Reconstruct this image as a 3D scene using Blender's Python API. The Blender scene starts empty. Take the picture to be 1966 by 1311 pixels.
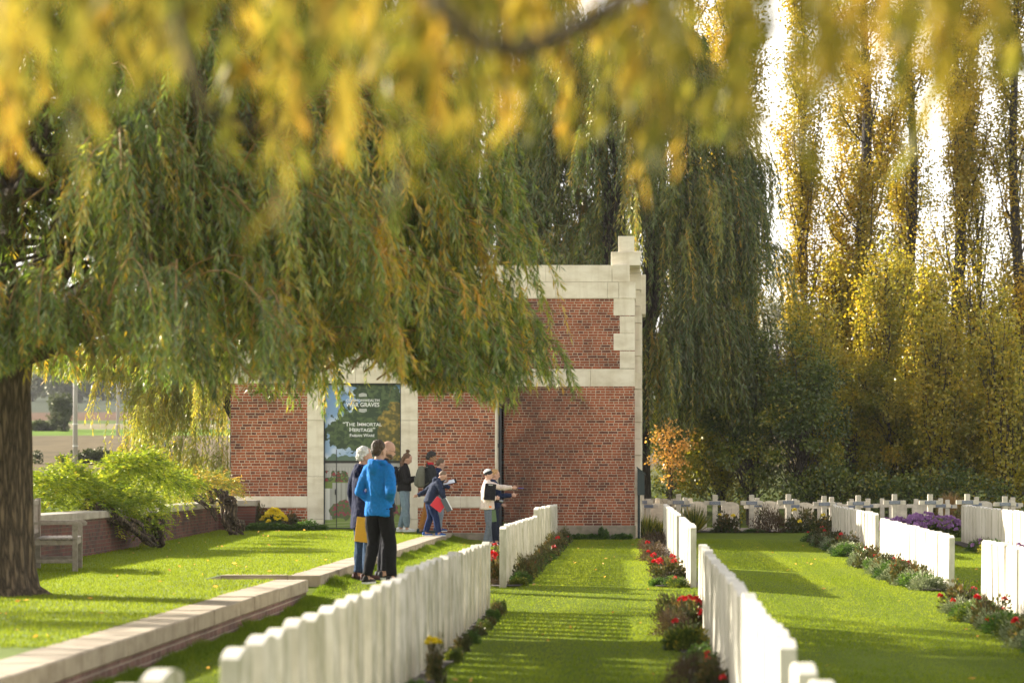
import bpy, bmesh, math, random
import numpy as np
from mathutils import Vector, Matrix, noise as mnoise

SC = bpy.context.scene
COL = SC.collection
F = 4642.0; VX = 1212.0; VY = 912.0; CH = 1.48     # focal length in photo pixels, vanishing point, eye height
RNG = np.random.default_rng(7)
random.seed(7)
SUN_AZ = (-0.866, 0.5); SUN_EL = math.radians(23)

def WX(px, Y): return (px-VX)/F*Y
def WZ(py, Y): return CH-(py-VY)/F*Y
def W(px, py, Y): return (WX(px, Y), Y, WZ(py, Y))

# ------------------------------------------------------------------ scene bookkeeping
def tag(o, label=None, cat=None, group=None, kind=None):
    if label: o['label'] = label
    if cat: o['category'] = cat
    if group: o['group'] = group
    if kind: o['kind'] = kind
    return o

def empty(name, loc=(0, 0, 0), rz=0.0):
    o = bpy.data.objects.new(name, None); COL.objects.link(o)
    o.location = loc; o.rotation_euler = (0, 0, rz); o.empty_display_size = .2
    return o

def link(name, me, mat=None, parent=None, loc=(0, 0, 0), rz=0.0):
    o = bpy.data.objects.new(name, me); COL.objects.link(o)
    if mat is not None:
        if not me.materials: me.materials.append(mat)
    if parent: o.parent = parent
    o.location = loc; o.rotation_euler = (0, 0, rz)
    return o

def copy_tree(o, parent=None):
    c = o.copy(); COL.objects.link(c); c.parent = parent
    for ch in list(KIDS.get(o.name, [])):
        copy_tree(ch, c)
    return c

KIDS = {}
def remember(root):
    for o in COL.objects:
        if o.parent is not None:
            KIDS.setdefault(o.parent.name, [])
            if o not in KIDS[o.parent.name]: KIDS[o.parent.name].append(o)

ORD = ['nearest', 'second', 'third', 'fourth', 'fifth', 'sixth', 'seventh', 'eighth', 'ninth', 'tenth', 'eleventh',
       'twelfth', 'thirteenth', 'fourteenth', 'fifteenth', 'sixteenth', 'seventeenth', 'eighteenth', 'nineteenth', 'twentieth',
       'twenty-first', 'twenty-second', 'twenty-third', 'twenty-fourth', 'twenty-fifth', 'twenty-sixth', 'twenty-seventh',
       'twenty-eighth', 'twenty-ninth', 'thirtieth', 'thirty-first', 'thirty-second', 'thirty-third', 'thirty-fourth',
       'thirty-fifth', 'thirty-sixth', 'thirty-seventh', 'thirty-eighth', 'thirty-ninth', 'fortieth']

# ------------------------------------------------------------------ mesh helpers
class MB:
    """collects boxes, tubes and lofts and links them as one mesh object"""
    def __init__(s): s.v = []; s.f = []
    def add(s, vs, fs):
        n = len(s.v); s.v.extend([tuple(p) for p in vs]); s.f.extend([tuple(i+n for i in f) for f in fs]); return s
    def box(s, x0, y0, z0, x1, y1, z1, M=None):
        vs = [Vector(p) for p in ((x0, y0, z0), (x1, y0, z0), (x1, y1, z0), (x0, y1, z0), (x0, y0, z1), (x1, y0, z1), (x1, y1, z1), (x0, y1, z1))]
        if M is not None: vs = [M @ p for p in vs]
        return s.add(vs, [(0, 3, 2, 1), (4, 5, 6, 7), (0, 1, 5, 4), (1, 2, 6, 5), (2, 3, 7, 6), (3, 0, 4, 7)])
    def bevbox(s, x0, y0, z0, x1, y1, z1, b=.01, M=None):
        bm = bmesh.new(); bmesh.ops.create_cube(bm, size=1)
        for v in bm.verts:
            v.co = Vector(((x0+x1)/2+v.co.x*(x1-x0), (y0+y1)/2+v.co.y*(y1-y0), (z0+z1)/2+v.co.z*(z1-z0)))
        bmesh.ops.bevel(bm, geom=list(bm.edges), offset=b, segments=1, affect='EDGES', profile=.5)
        bm.verts.ensure_lookup_table()
        vs = [v.co.copy() for v in bm.verts]
        if M is not None: vs = [M @ p for p in vs]
        s.add(vs, [[v.index for v in f.verts] for f in bm.faces]); bm.free(); return s
    def loft(s, rings, cap=True):
        """rings: list of lists of points, equal length, closed rings"""
        n = len(rings[0]); vs = [p for r in rings for p in r]; fs = []
        for i in range(len(rings)-1):
            for k in range(n):
                a = i*n+k; b = i*n+(k+1) % n
                fs.append((a, b, b+n, a+n))
        if cap:
            fs.append(tuple(reversed(range(n)))); fs.append(tuple(range((len(rings)-1)*n, len(rings)*n)))
        return s.add(vs, fs)
    def tube(s, pts, rads, n=8, cap=True, flat=1.0):
        pts = [Vector(p) for p in pts]; rings = []; ref = None
        for i, p in enumerate(pts):
            t = (pts[min(i+1, len(pts)-1)]-pts[max(i-1, 0)]).normalized()
            if ref is None:
                ref = Vector((1, 0, 0)) if abs(t.x) < .8 else Vector((0, 1, 0))
            u = (ref-t*ref.dot(t)).normalized(); w = t.cross(u); ref = u
            r = rads[i] if hasattr(rads, '__len__') else rads
            rings.append([p+u*(r*math.cos(a))+w*(r*flat*math.sin(a)) for a in [2*math.pi*k/n for k in range(n)]])
        return s.loft(rings, cap)
    def ball(s, c, r, sx=1, sy=1, sz=1, n=10, m=7, M=None):
        c = Vector(c); rings = []
        for i in range(m+1):
            th = math.pi*(i+.001)/(m+.002); z = -math.cos(th); q = math.sin(th)
            ring = [Vector((q*math.cos(2*math.pi*k/n)*r*sx, q*math.sin(2*math.pi*k/n)*r*sy, z*r*sz)) for k in range(n)]
            if M is not None: ring = [M @ p for p in ring]
            rings.append([c+p for p in ring])
        return s.loft(rings)
    def mesh(s, name, smooth=False):
        me = bpy.data.meshes.new(name); me.from_pydata(s.v, [], s.f); me.update()
        if smooth: me.polygons.foreach_set('use_smooth', [True]*len(me.polygons))
        return me
    def build(s, name, mat=None, parent=None, smooth=False, loc=(0, 0, 0), rz=0.0):
        return link(name, s.mesh(name, smooth), mat, parent, loc, rz)

def np_mesh(name, V, Q, tint=None, smooth=False, col=None):
    """V (n,3) float, Q (m,k) int"""
    me = bpy.data.meshes.new(name); V = np.asarray(V, np.float32); Q = np.asarray(Q, np.int32)
    m, k = Q.shape
    me.vertices.add(len(V)); me.vertices.foreach_set('co', V.ravel())
    me.loops.add(m*k); me.loops.foreach_set('vertex_index', Q.ravel())
    me.polygons.add(m); me.polygons.foreach_set('loop_start', np.arange(0, m*k, k, dtype=np.int32))
    try: me.polygons.foreach_set('loop_total', np.full(m, k, np.int32))
    except Exception: pass
    if smooth: me.polygons.foreach_set('use_smooth', np.ones(m, bool))
    if tint is not None:
        a = me.attributes.new('tint', 'FLOAT', 'POINT'); a.data.foreach_set('value', np.asarray(tint, np.float32))
    if col is not None:
        a = me.attributes.new('col', 'FLOAT_COLOR', 'POINT'); a.data.foreach_set('color', np.asarray(col, np.float32).ravel())
    me.update(calc_edges=True)
    return me

def unit(a): return a/np.maximum(np.linalg.norm(a, axis=-1, keepdims=True), 1e-9)

def leaf_quads(P, D, L, Wd, tint, rng, mid=.45):
    """one rhombus per leaf: P base, D direction"""
    n = len(P); D = unit(D); R = rng.normal(size=(n, 3)); S = unit(np.cross(D, R))
    L = np.broadcast_to(np.asarray(L, float), (n,))[:, None]; Wd = np.broadcast_to(np.asarray(Wd, float), (n,))[:, None]
    V = np.stack([P, P+D*L*mid+S*Wd*.5, P+D*L, P+D*L*mid-S*Wd*.5], 1).reshape(-1, 3)
    Q = np.arange(4*n).reshape(n, 4)
    return V, Q, np.repeat(tint, 4)

def np_tubes(polys, r0, r1, sides=3):
    """polys (N,M,3) -> thin tubes"""
    polys = np.asarray(polys, float); N, M, _ = polys.shape
    T = np.gradient(polys, axis=1); T = unit(T)
    ref = np.zeros_like(T); ref[..., 0] = 1; ref[..., 1] = .3
    U = unit(ref-T*(ref*T).sum(-1, keepdims=True)); Wv = np.cross(T, U)
    t = np.linspace(0, 1, M)[None, :, None]
    r0 = np.broadcast_to(np.asarray(r0, float), (N,))[:, None, None]; r1 = np.broadcast_to(np.asarray(r1, float), (N,))[:, None, None]
    R = r0*(1-t)+r1*t
    rings = [polys+R*(U*math.cos(2*math.pi*k/sides)+Wv*math.sin(2*math.pi*k/sides)) for k in range(sides)]
    V = np.stack(rings, 2).reshape(-1, 3)
    idx = np.arange(N*M*sides).reshape(N, M, sides)
    a = idx[:, :-1, :]; b = np.roll(idx, -1, axis=2)[:, :-1, :]; c = np.roll(idx, -1, axis=2)[:, 1:, :]; d = idx[:, 1:, :]
    return V, np.stack([a, b, c, d], -1).reshape(-1, 4)

def merge(parts):
    Vs, Qs, n = [], [], 0
    for V, Q in parts:
        Vs.append(V); Qs.append(Q+n); n += len(V)
    return np.concatenate(Vs), np.concatenate(Qs)

# ------------------------------------------------------------------ materials
class NT:
    def __init__(s, name):
        s.m = bpy.data.materials.new(name); s.m.use_nodes = True; s.t = s.m.node_tree
        s.out = s.t.nodes['Material Output']; s.b = s.t.nodes['Principled BSDF']
    def n(s, typ, **kw):
        nd = s.t.nodes.new('ShaderNode'+typ)
        for k, v in kw.items():
            if k.startswith('i_'):
                key = k[2:]
                key = int(key) if key.isdigit() else key.replace('_', ' ')
                nd.inputs[key].default_value = v
            else: setattr(nd, k, v)
        return nd
    def l(s, a, b): s.t.links.new(a, b)
    def pos(s, scale=(1, 1, 1), obj=False):
        if obj: c = s.n('TexCoord').outputs['Object']
        else: c = s.n('NewGeometry').outputs['Position']
        mp = s.n('Mapping'); mp.inputs['Scale'].default_value = scale; s.l(c, mp.inputs[0]); return mp.outputs[0]
    def noise(s, sc, det=4, vec=None, rough=.6):
        nd = s.n('TexNoise', i_Scale=sc, i_Detail=det, i_Roughness=rough)
        if vec is not None: s.l(vec, nd.inputs['Vector'])
        return nd.outputs['Fac']
    def ramp(s, fac, stops, interp='LINEAR'):
        nd = s.n('ValToRGB'); nd.color_ramp.interpolation = interp; e = nd.color_ramp.elements
        while len(e) < len(stops): e.new(.5)
        for k, (p, c) in enumerate(stops):
            e[k].position = p; e[k].color = (*c, 1) if len(c) == 3 else c
        s.l(fac, nd.inputs[0]); return nd.outputs[0]
    def mix(s, fac, a, b, mode='MIX'):
        nd = s.n('MixRGB', blend_type=mode)
        for i, v in enumerate((fac, a, b)):
            if hasattr(v, 'links'): s.l(v, nd.inputs[i])
            elif isinstance(v, (int, float)): nd.inputs[i].default_value = v
            else: nd.inputs[i].default_value = (*v, 1)
        return nd.outputs[0]
    def math(s, op, a, b=0.0, clamp=False):
        nd = s.n('Math', operation=op, use_clamp=clamp)
        for i, v in enumerate((a, b)):
            if hasattr(v, 'links'): s.l(v, nd.inputs[i])
            else: nd.inputs[i].default_value = v
        return nd.outputs[0]
    def bump(s, h, strength=.3, dist=.01):
        nd = s.n('Bump', i_Strength=strength, i_Distance=dist); s.l(h, nd.inputs['Height']); s.l(nd.outputs[0], s.b.inputs['Normal'])
    def color(s, c):
        if hasattr(c, 'links'): s.l(c, s.b.inputs['Base Color'])
        else: s.b.inputs['Base Color'].default_value = (*c, 1)
        return s
    def rough(s, r): s.b.inputs['Roughness'].default_value = r; return s

def simple(name, c, rough=.7, var=.15, sc=8, metallic=0, bump=0, bsc=40):
    t = NT(name); c = tuple(c)
    nz = t.noise(sc, 5)
    t.color(t.ramp(nz, [(.3, tuple(x*(1-var) for x in c)), (.7, tuple(min(1, x*(1+var)) for x in c))])); t.rough(rough)
    t.b.inputs['Metallic'].default_value = metallic
    if bump: t.bump(t.noise(bsc, 4), bump, .005)
    return t.m

def leaf_mat(name, stops, trans=.45, under=None, gloss=.05, patch=0.0, patch_sc=.8):
    """diffuse + translucent leaf, colour picked per leaf by the 'tint' attribute"""
    t = NT(name)
    at = t.n('Attribute', attribute_name='tint', attribute_type='GEOMETRY')
    fac = at.outputs['Fac']
    if patch:
        nz = t.noise(patch_sc, 2)
        fac = t.math('ADD', fac, t.math('MULTIPLY', t.math('SUBTRACT', nz, .5), patch), clamp=True)
    c = t.ramp(fac, stops)
    cd = c
    if under is not None:
        bf = t.n('NewGeometry').outputs['Backfacing']
        cd = t.mix(t.math('MULTIPLY', bf, .38), c, under)
    d = t.n('BsdfDiffuse'); t.l(cd, d.inputs[0])
    tr = t.n('BsdfTranslucent'); tc = t.mix(1.0, c, (1.25, 1.15, .75), 'MULTIPLY'); t.l(tc, tr.inputs[0])
    mx = t.n('MixShader'); mx.inputs[0].default_value = trans; t.l(d.outputs[0], mx.inputs[1]); t.l(tr.outputs[0], mx.inputs[2])
    g = t.n('BsdfGlossy'); g.inputs['Roughness'].default_value = .38; g.inputs[0].default_value = (.9, .85, .7, 1)
    m2 = t.n('MixShader'); m2.inputs[0].default_value = gloss; t.l(mx.outputs[0], m2.inputs[1]); t.l(g.outputs[0], m2.inputs[2])
    t.l(m2.outputs[0], t.out.inputs['Surface'])
    return t.m

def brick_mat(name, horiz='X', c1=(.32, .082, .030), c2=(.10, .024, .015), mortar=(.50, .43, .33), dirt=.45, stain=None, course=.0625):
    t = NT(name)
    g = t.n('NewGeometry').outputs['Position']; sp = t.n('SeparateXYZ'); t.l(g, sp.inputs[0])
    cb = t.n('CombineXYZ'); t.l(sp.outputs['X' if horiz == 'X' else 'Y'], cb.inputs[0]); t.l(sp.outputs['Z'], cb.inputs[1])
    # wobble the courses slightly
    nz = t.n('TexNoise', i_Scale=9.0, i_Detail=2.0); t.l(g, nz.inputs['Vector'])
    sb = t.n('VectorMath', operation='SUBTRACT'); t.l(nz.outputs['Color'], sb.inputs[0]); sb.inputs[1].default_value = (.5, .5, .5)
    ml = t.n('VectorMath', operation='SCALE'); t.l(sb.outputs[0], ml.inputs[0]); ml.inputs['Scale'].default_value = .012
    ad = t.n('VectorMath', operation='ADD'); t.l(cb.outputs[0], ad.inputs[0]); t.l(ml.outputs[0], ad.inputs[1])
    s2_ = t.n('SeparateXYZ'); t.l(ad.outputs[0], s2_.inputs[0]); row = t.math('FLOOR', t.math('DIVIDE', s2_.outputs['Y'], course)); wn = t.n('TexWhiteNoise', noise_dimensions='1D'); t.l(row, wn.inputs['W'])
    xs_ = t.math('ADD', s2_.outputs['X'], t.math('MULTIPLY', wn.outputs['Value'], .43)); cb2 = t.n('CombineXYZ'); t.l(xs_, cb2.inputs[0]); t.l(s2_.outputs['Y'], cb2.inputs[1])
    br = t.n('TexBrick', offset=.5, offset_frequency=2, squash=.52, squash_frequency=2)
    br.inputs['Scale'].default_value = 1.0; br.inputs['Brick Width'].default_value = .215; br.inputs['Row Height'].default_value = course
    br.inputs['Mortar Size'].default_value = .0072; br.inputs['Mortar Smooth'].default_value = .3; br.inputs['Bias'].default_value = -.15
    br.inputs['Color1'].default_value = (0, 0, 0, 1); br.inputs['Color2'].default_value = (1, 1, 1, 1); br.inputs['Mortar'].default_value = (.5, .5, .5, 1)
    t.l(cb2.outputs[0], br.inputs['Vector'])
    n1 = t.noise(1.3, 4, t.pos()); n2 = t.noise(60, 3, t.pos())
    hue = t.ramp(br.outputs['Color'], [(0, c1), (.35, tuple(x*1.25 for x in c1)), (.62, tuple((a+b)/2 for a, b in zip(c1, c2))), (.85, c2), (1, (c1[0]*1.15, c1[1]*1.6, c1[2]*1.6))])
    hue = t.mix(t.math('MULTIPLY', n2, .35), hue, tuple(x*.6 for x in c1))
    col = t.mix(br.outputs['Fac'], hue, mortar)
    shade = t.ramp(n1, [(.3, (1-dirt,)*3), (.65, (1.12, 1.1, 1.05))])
    col = t.mix(1.0, col, shade, 'MULTIPLY')
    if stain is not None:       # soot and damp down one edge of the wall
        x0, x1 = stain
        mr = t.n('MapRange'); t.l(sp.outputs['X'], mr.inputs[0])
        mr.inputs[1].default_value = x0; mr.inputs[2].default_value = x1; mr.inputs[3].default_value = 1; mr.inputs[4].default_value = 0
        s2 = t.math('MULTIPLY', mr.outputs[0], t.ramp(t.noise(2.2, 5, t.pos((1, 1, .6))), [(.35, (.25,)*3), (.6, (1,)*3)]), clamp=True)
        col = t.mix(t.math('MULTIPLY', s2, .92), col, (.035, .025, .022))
    t.color(col); t.rough(.9)
    h = t.math('ADD', t.math('MULTIPLY', t.math('SUBTRACT', 1.0, br.outputs['Fac']), .8), t.math('MULTIPLY', n2, .4))
    t.bump(h, .6, .006)
    return t.m

def stone_mat(name, c=(.55, .49, .38), dirt=(.20, .17, .11), amt=.5, sc=1.6, moss=None):
    t = NT(name)
    n1 = t.noise(sc, 6, t.pos((1, 1, 2.2))); n2 = t.noise(45, 4, t.pos())
    col = t.mix(t.ramp(n1, [(.42, (0,)*3), (.72, (amt,)*3)]), c, dirt)
    col = t.mix(t.math('MULTIPLY', n2, .3), col, tuple(x*.7 for x in c))
    col = t.mix(t.ramp(t.noise(1.0, 4, t.pos((5, 5, .5))), [(.5, (0,)*3), (.75, (amt*.7,)*3)]), col, dirt)
    if moss is not None:
        n3 = t.noise(3.5, 5, t.pos())
        col = t.mix(t.ramp(n3, [(.5, (0,)*3), (.7, (.7,)*3)]), col, moss)
    t.color(col); t.rough(.88); t.bump(n2, .35, .008)
    return t.m

def headstone_mat(name):
    """white limestone with streaks and green algae on end and right faces; right faces darkened further as painted shade"""
    t = NT(name)
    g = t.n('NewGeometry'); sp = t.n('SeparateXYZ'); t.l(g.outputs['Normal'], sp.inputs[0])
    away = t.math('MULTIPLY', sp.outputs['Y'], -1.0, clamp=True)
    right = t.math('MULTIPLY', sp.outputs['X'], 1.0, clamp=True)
    rnd = t.n('ObjectInfo').outputs['Random']
    n1 = t.noise(5, 5, t.pos((1, 1, .25))); n2 = t.noise(70, 3, t.pos())
    base = t.mix(rnd, (.76, .71, .60), (.66, .61, .50))
    base = t.mix(t.ramp(n1, [(.42, (0,)*3), (.68, (.6,)*3)]), base, (.46, .41, .31))
    alg_shade = t.ramp(t.noise(7, 5, t.pos((1, 1, .5))), [(.36, (.15,)*3), (.66, (1,)*3)])
    k = t.math('MULTIPLY', t.math('ADD', t.math('MULTIPLY', away, .5), t.math('MULTIPLY', right, .95)), alg_shade, clamp=True)  # algae tint; its extra weight on right faces is shade painted into the colour
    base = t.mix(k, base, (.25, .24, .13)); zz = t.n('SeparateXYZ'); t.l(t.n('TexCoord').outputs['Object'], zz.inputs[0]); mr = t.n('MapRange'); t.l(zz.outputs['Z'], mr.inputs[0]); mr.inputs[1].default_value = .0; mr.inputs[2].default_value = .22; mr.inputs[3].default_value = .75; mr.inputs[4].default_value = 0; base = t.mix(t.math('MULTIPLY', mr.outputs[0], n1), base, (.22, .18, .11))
    t.color(base); t.rough(.8); t.bump(n2, .3, .003)
    return t.m

def bark_mat(name, c=(.14, .10, .065), d=(.035, .024, .016), sc=1.0):
    t = NT(name)
    v = t.pos((17*sc, 17*sc, 2.6*sc))
    vo = t.n('TexVoronoi', feature='DISTANCE_TO_EDGE', i_Scale=2.2); 
    nz = t.n('TexNoise', i_Scale=1.6, i_Detail=5.0); t.l(v, nz.inputs['Vector'])
    mx = t.n('MixRGB'); mx.inputs[0].default_value = .55; t.l(v, mx.inputs[1]); t.l(nz.outputs['Color'], mx.inputs[2]); t.l(mx.outputs[0], vo.inputs['Vector'])
    n2 = t.noise(3.0, 5, v)
    f = t.math('ADD', t.math('MULTIPLY', vo.outputs['Distance'], 2.2), t.math('MULTIPLY', n2, .45))
    t.color(t.ramp(f, [(.2, d), (.75, c), (1, tuple(min(1, x*1.5) for x in c))])); t.rough(.95)
    t.bump(f, .9, .03)
    return t.m

M = {}
M['stone'] = stone_mat('portland_stone', (.80, .73, .58), (.40, .31, .17), .55)
M['stone_dark'] = stone_mat('weathered_plinth', (.33, .27, .20), (.13, .11, .08), .7, 2.5, moss=(.12, .13, .05))
M['coping'] = stone_mat('coping_stone', (.44, .36, .26), (.20, .15, .10), .7, 2.5)
M['wall_coping'] = stone_mat('wall_coping_stone', (.42, .37, .29), (.16, .13, .10), .7, 2.0)
M['brick'] = brick_mat('brick_facade')
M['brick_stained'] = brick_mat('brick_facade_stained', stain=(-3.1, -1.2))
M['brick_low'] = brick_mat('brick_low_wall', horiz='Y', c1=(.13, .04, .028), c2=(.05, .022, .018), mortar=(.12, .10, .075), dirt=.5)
M['brick_edge'] = brick_mat('brick_terrace_edge', horiz='Y', c1=(.20, .10, .085), c2=(.12, .055, .05), mortar=(.38, .31, .26), dirt=.45, course=.07)
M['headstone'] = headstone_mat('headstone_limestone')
M['cross'] = stone_mat('cross_concrete', (.72, .65, .52), (.30, .27, .19), .6, 4)
M['plaque'] = simple('plaque_blue_grey', (.16, .19, .24), .5)
M['bark'] = bark_mat('willow_bark')
M['bark_poplar'] = bark_mat('poplar_bark', (.07, .055, .04), (.02, .016, .012))
M['twig'] = simple('twig_brown', (.30, .17, .06), .8)
M['twig_dark'] = simple('twig_dark', (.06, .045, .03), .9)
M['soil'] = simple('dark_soil', (.035, .024, .016), .95, .5, 20, bump=.8)
M['pipe'] = simple('black_iron', (.012, .016, .022), .4)
M['green_paint'] = simple('dark_green_paint', (.006, .022, .022), .35)
M['wood'] = None
def wood():
    t = NT('weathered_teak'); v = t.pos((6, 6, 6)); n = t.noise(3, 6, v); n2 = t.noise(30, 4, v)
    t.color(t.mix(t.math('MULTIPLY', n2, .5), t.ramp(n, [(.3, (.24, .20, .16)), (.7, (.42, .37, .32))]), (.14, .11, .09))); t.rough(.85); t.bump(n2, .4, .004); return t.m
M['wood'] = wood()
M['concrete'] = simple('pole_concrete', (.42, .40, .36), .85, .2, 6)
# foliage
M['leaf_willow'] = leaf_mat('willow_leaf', [(0, (.035, .07, .010)), (.25, (.11, .20, .022)), (.5, (.27, .345, .045)), (.78, (.55, .42, .04)), (1, (.70, .36, .02))], .5, under=(.40, .43, .26), gloss=.06, patch=.6, patch_sc=.8)
M['leaf_willow_back'] = leaf_mat('back_willow_leaf', [(0, (.035, .07, .012)), (.3, (.10, .16, .018)), (.55, (.25, .26, .028)), (.85, (.40, .30, .03)), (1, (.58, .32, .02))], .48, under=(.20, .24, .11), gloss=.06, patch=.7, patch_sc=.25)
M['leaf_front'] = leaf_mat('front_willow_leaf', [(0, (.07, .085, .02)), (.35, (.19, .185, .035)), (.65, (.38, .29, .055)), (1, (.46, .26, .045))], .6, gloss=.012, patch=.9, patch_sc=4)
M['leaf_yellow'] = leaf_mat('yellow_willow_leaf', [(0, (.13, .19, .03)), (.5, (.33, .36, .05)), (1, (.62, .46, .04))], .5, gloss=.06, patch=.9, patch_sc=.5)
M['leaf_poplar'] = leaf_mat('poplar_leaf', [(0, (.11, .14, .015)), (.35, (.28, .26, .022)), (.7, (.49, .36, .025)), (1, (.60, .38, .02))], .55, gloss=.06, patch=.6, patch_sc=.35)
M['leaf_bush'] = leaf_mat('hedge_leaf', [(0, (.10, .14, .02)), (.35, (.28, .28, .025)), (.7, (.52, .42, .035)), (1, (.66, .44, .03))], .55, gloss=.05, patch=.8, patch_sc=.3)
M['leaf_dark'] = leaf_mat('dark_leaf', [(0, (.03, .06, .012)), (.45, (.09, .14, .02)), (.75, (.24, .26, .03)), (1, (.5, .38, .03))], .42, gloss=.06, patch=.4, patch_sc=.5)
M['leaf_orange'] = leaf_mat('orange_leaf', [(0, (.50, .28, .05)), (.6, (.68, .36, .08)), (1, (.75, .46, .14))], .45)
M['leaf_silver'] = leaf_mat('silver_leaf', [(0, (.25, .26, .20)), (1, (.42, .42, .34))], .4)
M['leaf_wisteria'] = leaf_mat('wisteria_leaf', [(0, (.05, .09, .012)), (.4, (.18, .26, .018)), (.75, (.38, .44, .03)), (1, (.5, .42, .05))], .5, gloss=.03, patch=.5, patch_sc=1)
M['leaf_rust'] = leaf_mat('rust_leaf', [(0, (.08, .12, .02)), (.4, (.20, .24, .03)), (.62, (.42, .32, .05)), (1, (.55, .30, .06))], .45)
M['leaf_heather'] = leaf_mat('heather_leaf', [(0, (.05, .035, .025)), (.6, (.12, .075, .05)), (1, (.10, .11, .03))], .25, gloss=.03)
M['leaf_rose'] = leaf_mat('rose_leaf', [(0, (.03, .045, .015)), (.5, (.08, .085, .025)), (.8, (.16, .09, .03)), (1, (.20, .16, .04))], .35)
M['leaf_sage'] = leaf_mat('silver_green_leaf', [(0, (.07, .10, .05)), (.5, (.17, .21, .12)), (1, (.36, .40, .27))], .3)
M['leaf_green'] = leaf_mat('bright_green_leaf', [(0, (.03, .075, .015)), (.6, (.08, .16, .025)), (1, (.16, .26, .04))], .4)
M['leaf_far'] = leaf_mat('far_leaf', [(0, (.03, .045, .02)), (1, (.08, .10, .035))], .3)
M['leaf_dry'] = leaf_mat('dry_grass_leaf', [(0, (.28, .16, .06)), (1, (.45, .30, .12))], .4)
M['grass'] = leaf_mat('grass_blade', [(0, (.11, .185, .018)), (.5, (.25, .315, .030)), (.85, (.36, .41, .045)), (1, (.45, .45, .04))], .5, gloss=.0, patch=.45, patch_sc=.5)
M['petal_red'] = simple('red_petal', (.62, .012, .015), .5, .3, 50)
M['petal_yellow'] = simple('yellow_petal', (.80, .62, .01), .5, .2, 50)
M['petal_purple'] = simple('purple_petal', (.36, .18, .40), .6, .3, 50)
# ------------------------------------------------------------------ camera, light
def setup():
    cam = bpy.data.cameras.new('camera'); co = bpy.data.objects.new('camera', cam); COL.objects.link(co)
    cam.sensor_width = 36; cam.lens = 36*F/1966.0
    co.location = (0, 0, CH); co.rotation_euler = (math.radians(90), 0, 0)
    cam.shift_x = -(VX-983)/1966.0
    cam.shift_y = (VY-655.5)/1966.0
    cam.clip_end = 6000; cam.clip_start = .05
    cam.dof.use_dof = True; cam.dof.focus_distance = 44; cam.dof.aperture_fstop = 2.2
    SC.camera = co
    w = bpy.data.worlds.new('World'); SC.world = w; w.use_nodes = True; nt = w.node_tree
    bg = nt.nodes['Background']; sk = nt.nodes.new('ShaderNodeTexSky'); sk.sky_type = 'NISHITA'; sk.sun_disc = False
    sk.sun_elevation = SUN_EL; sk.sun_rotation = math.radians(-60); sk.dust_density = 2.5; sk.air_density = 1.0
    # thin bright cloud over the blue
    tc = nt.nodes.new('ShaderNodeTexCoord'); mp = nt.nodes.new('ShaderNodeMapping'); mp.inputs['Scale'].default_value = (1.2, 1.2, 3.5)
    nz = nt.nodes.new('ShaderNodeTexNoise'); nz.inputs['Scale'].default_value = 2.2; nz.inputs['Detail'].default_value = 6
    rp = nt.nodes.new('ShaderNodeValToRGB'); rp.color_ramp.elements[0].position = .30; rp.color_ramp.elements[1].position = .55
    rp.color_ramp.elements[0].color = (.45, .45, .45, 1)
    mx = nt.nodes.new('ShaderNodeMixRGB'); mx.inputs[2].default_value = (10.2, 9.7, 8.9, 1)
    nt.links.new(tc.outputs['Generated'], mp.inputs[0]); nt.links.new(mp.outputs[0], nz.inputs['Vector'])
    sx3 = nt.nodes.new('ShaderNodeSeparateXYZ'); nt.links.new(tc.outputs['Generated'], sx3.inputs[0])
    mr = nt.nodes.new('ShaderNodeMapRange'); nt.links.new(sx3.outputs['Z'], mr.inputs[0]); mr.inputs[1].default_value = .28; mr.inputs[2].default_value = .75; mr.inputs[3].default_value = 1.0; mr.inputs[4].default_value = .18
    mm = nt.nodes.new('ShaderNodeMath'); mm.operation = 'MULTIPLY'; nt.links.new(rp.outputs[0], mm.inputs[0]); nt.links.new(mr.outputs[0], mm.inputs[1])
    nt.links.new(nz.outputs['Fac'], rp.inputs[0]); nt.links.new(mm.outputs[0], mx.inputs[0])
    nt.links.new(sk.outputs[0], mx.inputs[1]); nt.links.new(mx.outputs[0], bg.inputs[0]); bg.inputs[1].default_value = SKY
    s = bpy.data.lights.new('sun', 'SUN'); s.energy = SUN; s.angle = math.radians(.5); s.color = (1.0, .93, .80)
    so = bpy.data.objects.new('sun', s); COL.objects.link(so)
    d = Vector((SUN_AZ[0]*math.cos(SUN_EL), SUN_AZ[1]*math.cos(SUN_EL), math.sin(SUN_EL)))
    so.rotation_euler = d.to_track_quat('Z', 'Y').to_euler(); so.location = (-20, 20, 30)
    SC.view_settings.view_transform = 'Standard'; SC.view_settings.look = 'None'; SC.view_settings.exposure = EXPO; SC.view_settings.gamma = 1
    SC.cycles.max_bounces = 6; SC.cycles.transmission_bounces = 5; SC.cycles.diffuse_bounces = 4; SC.cycles.glossy_bounces = 2
    SC.cycles.use_denoising = True; SC.cycles.sample_clamp_indirect = 8
SKY = .068; SUN = 5.0; EXPO = 1.66
setup()

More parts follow.
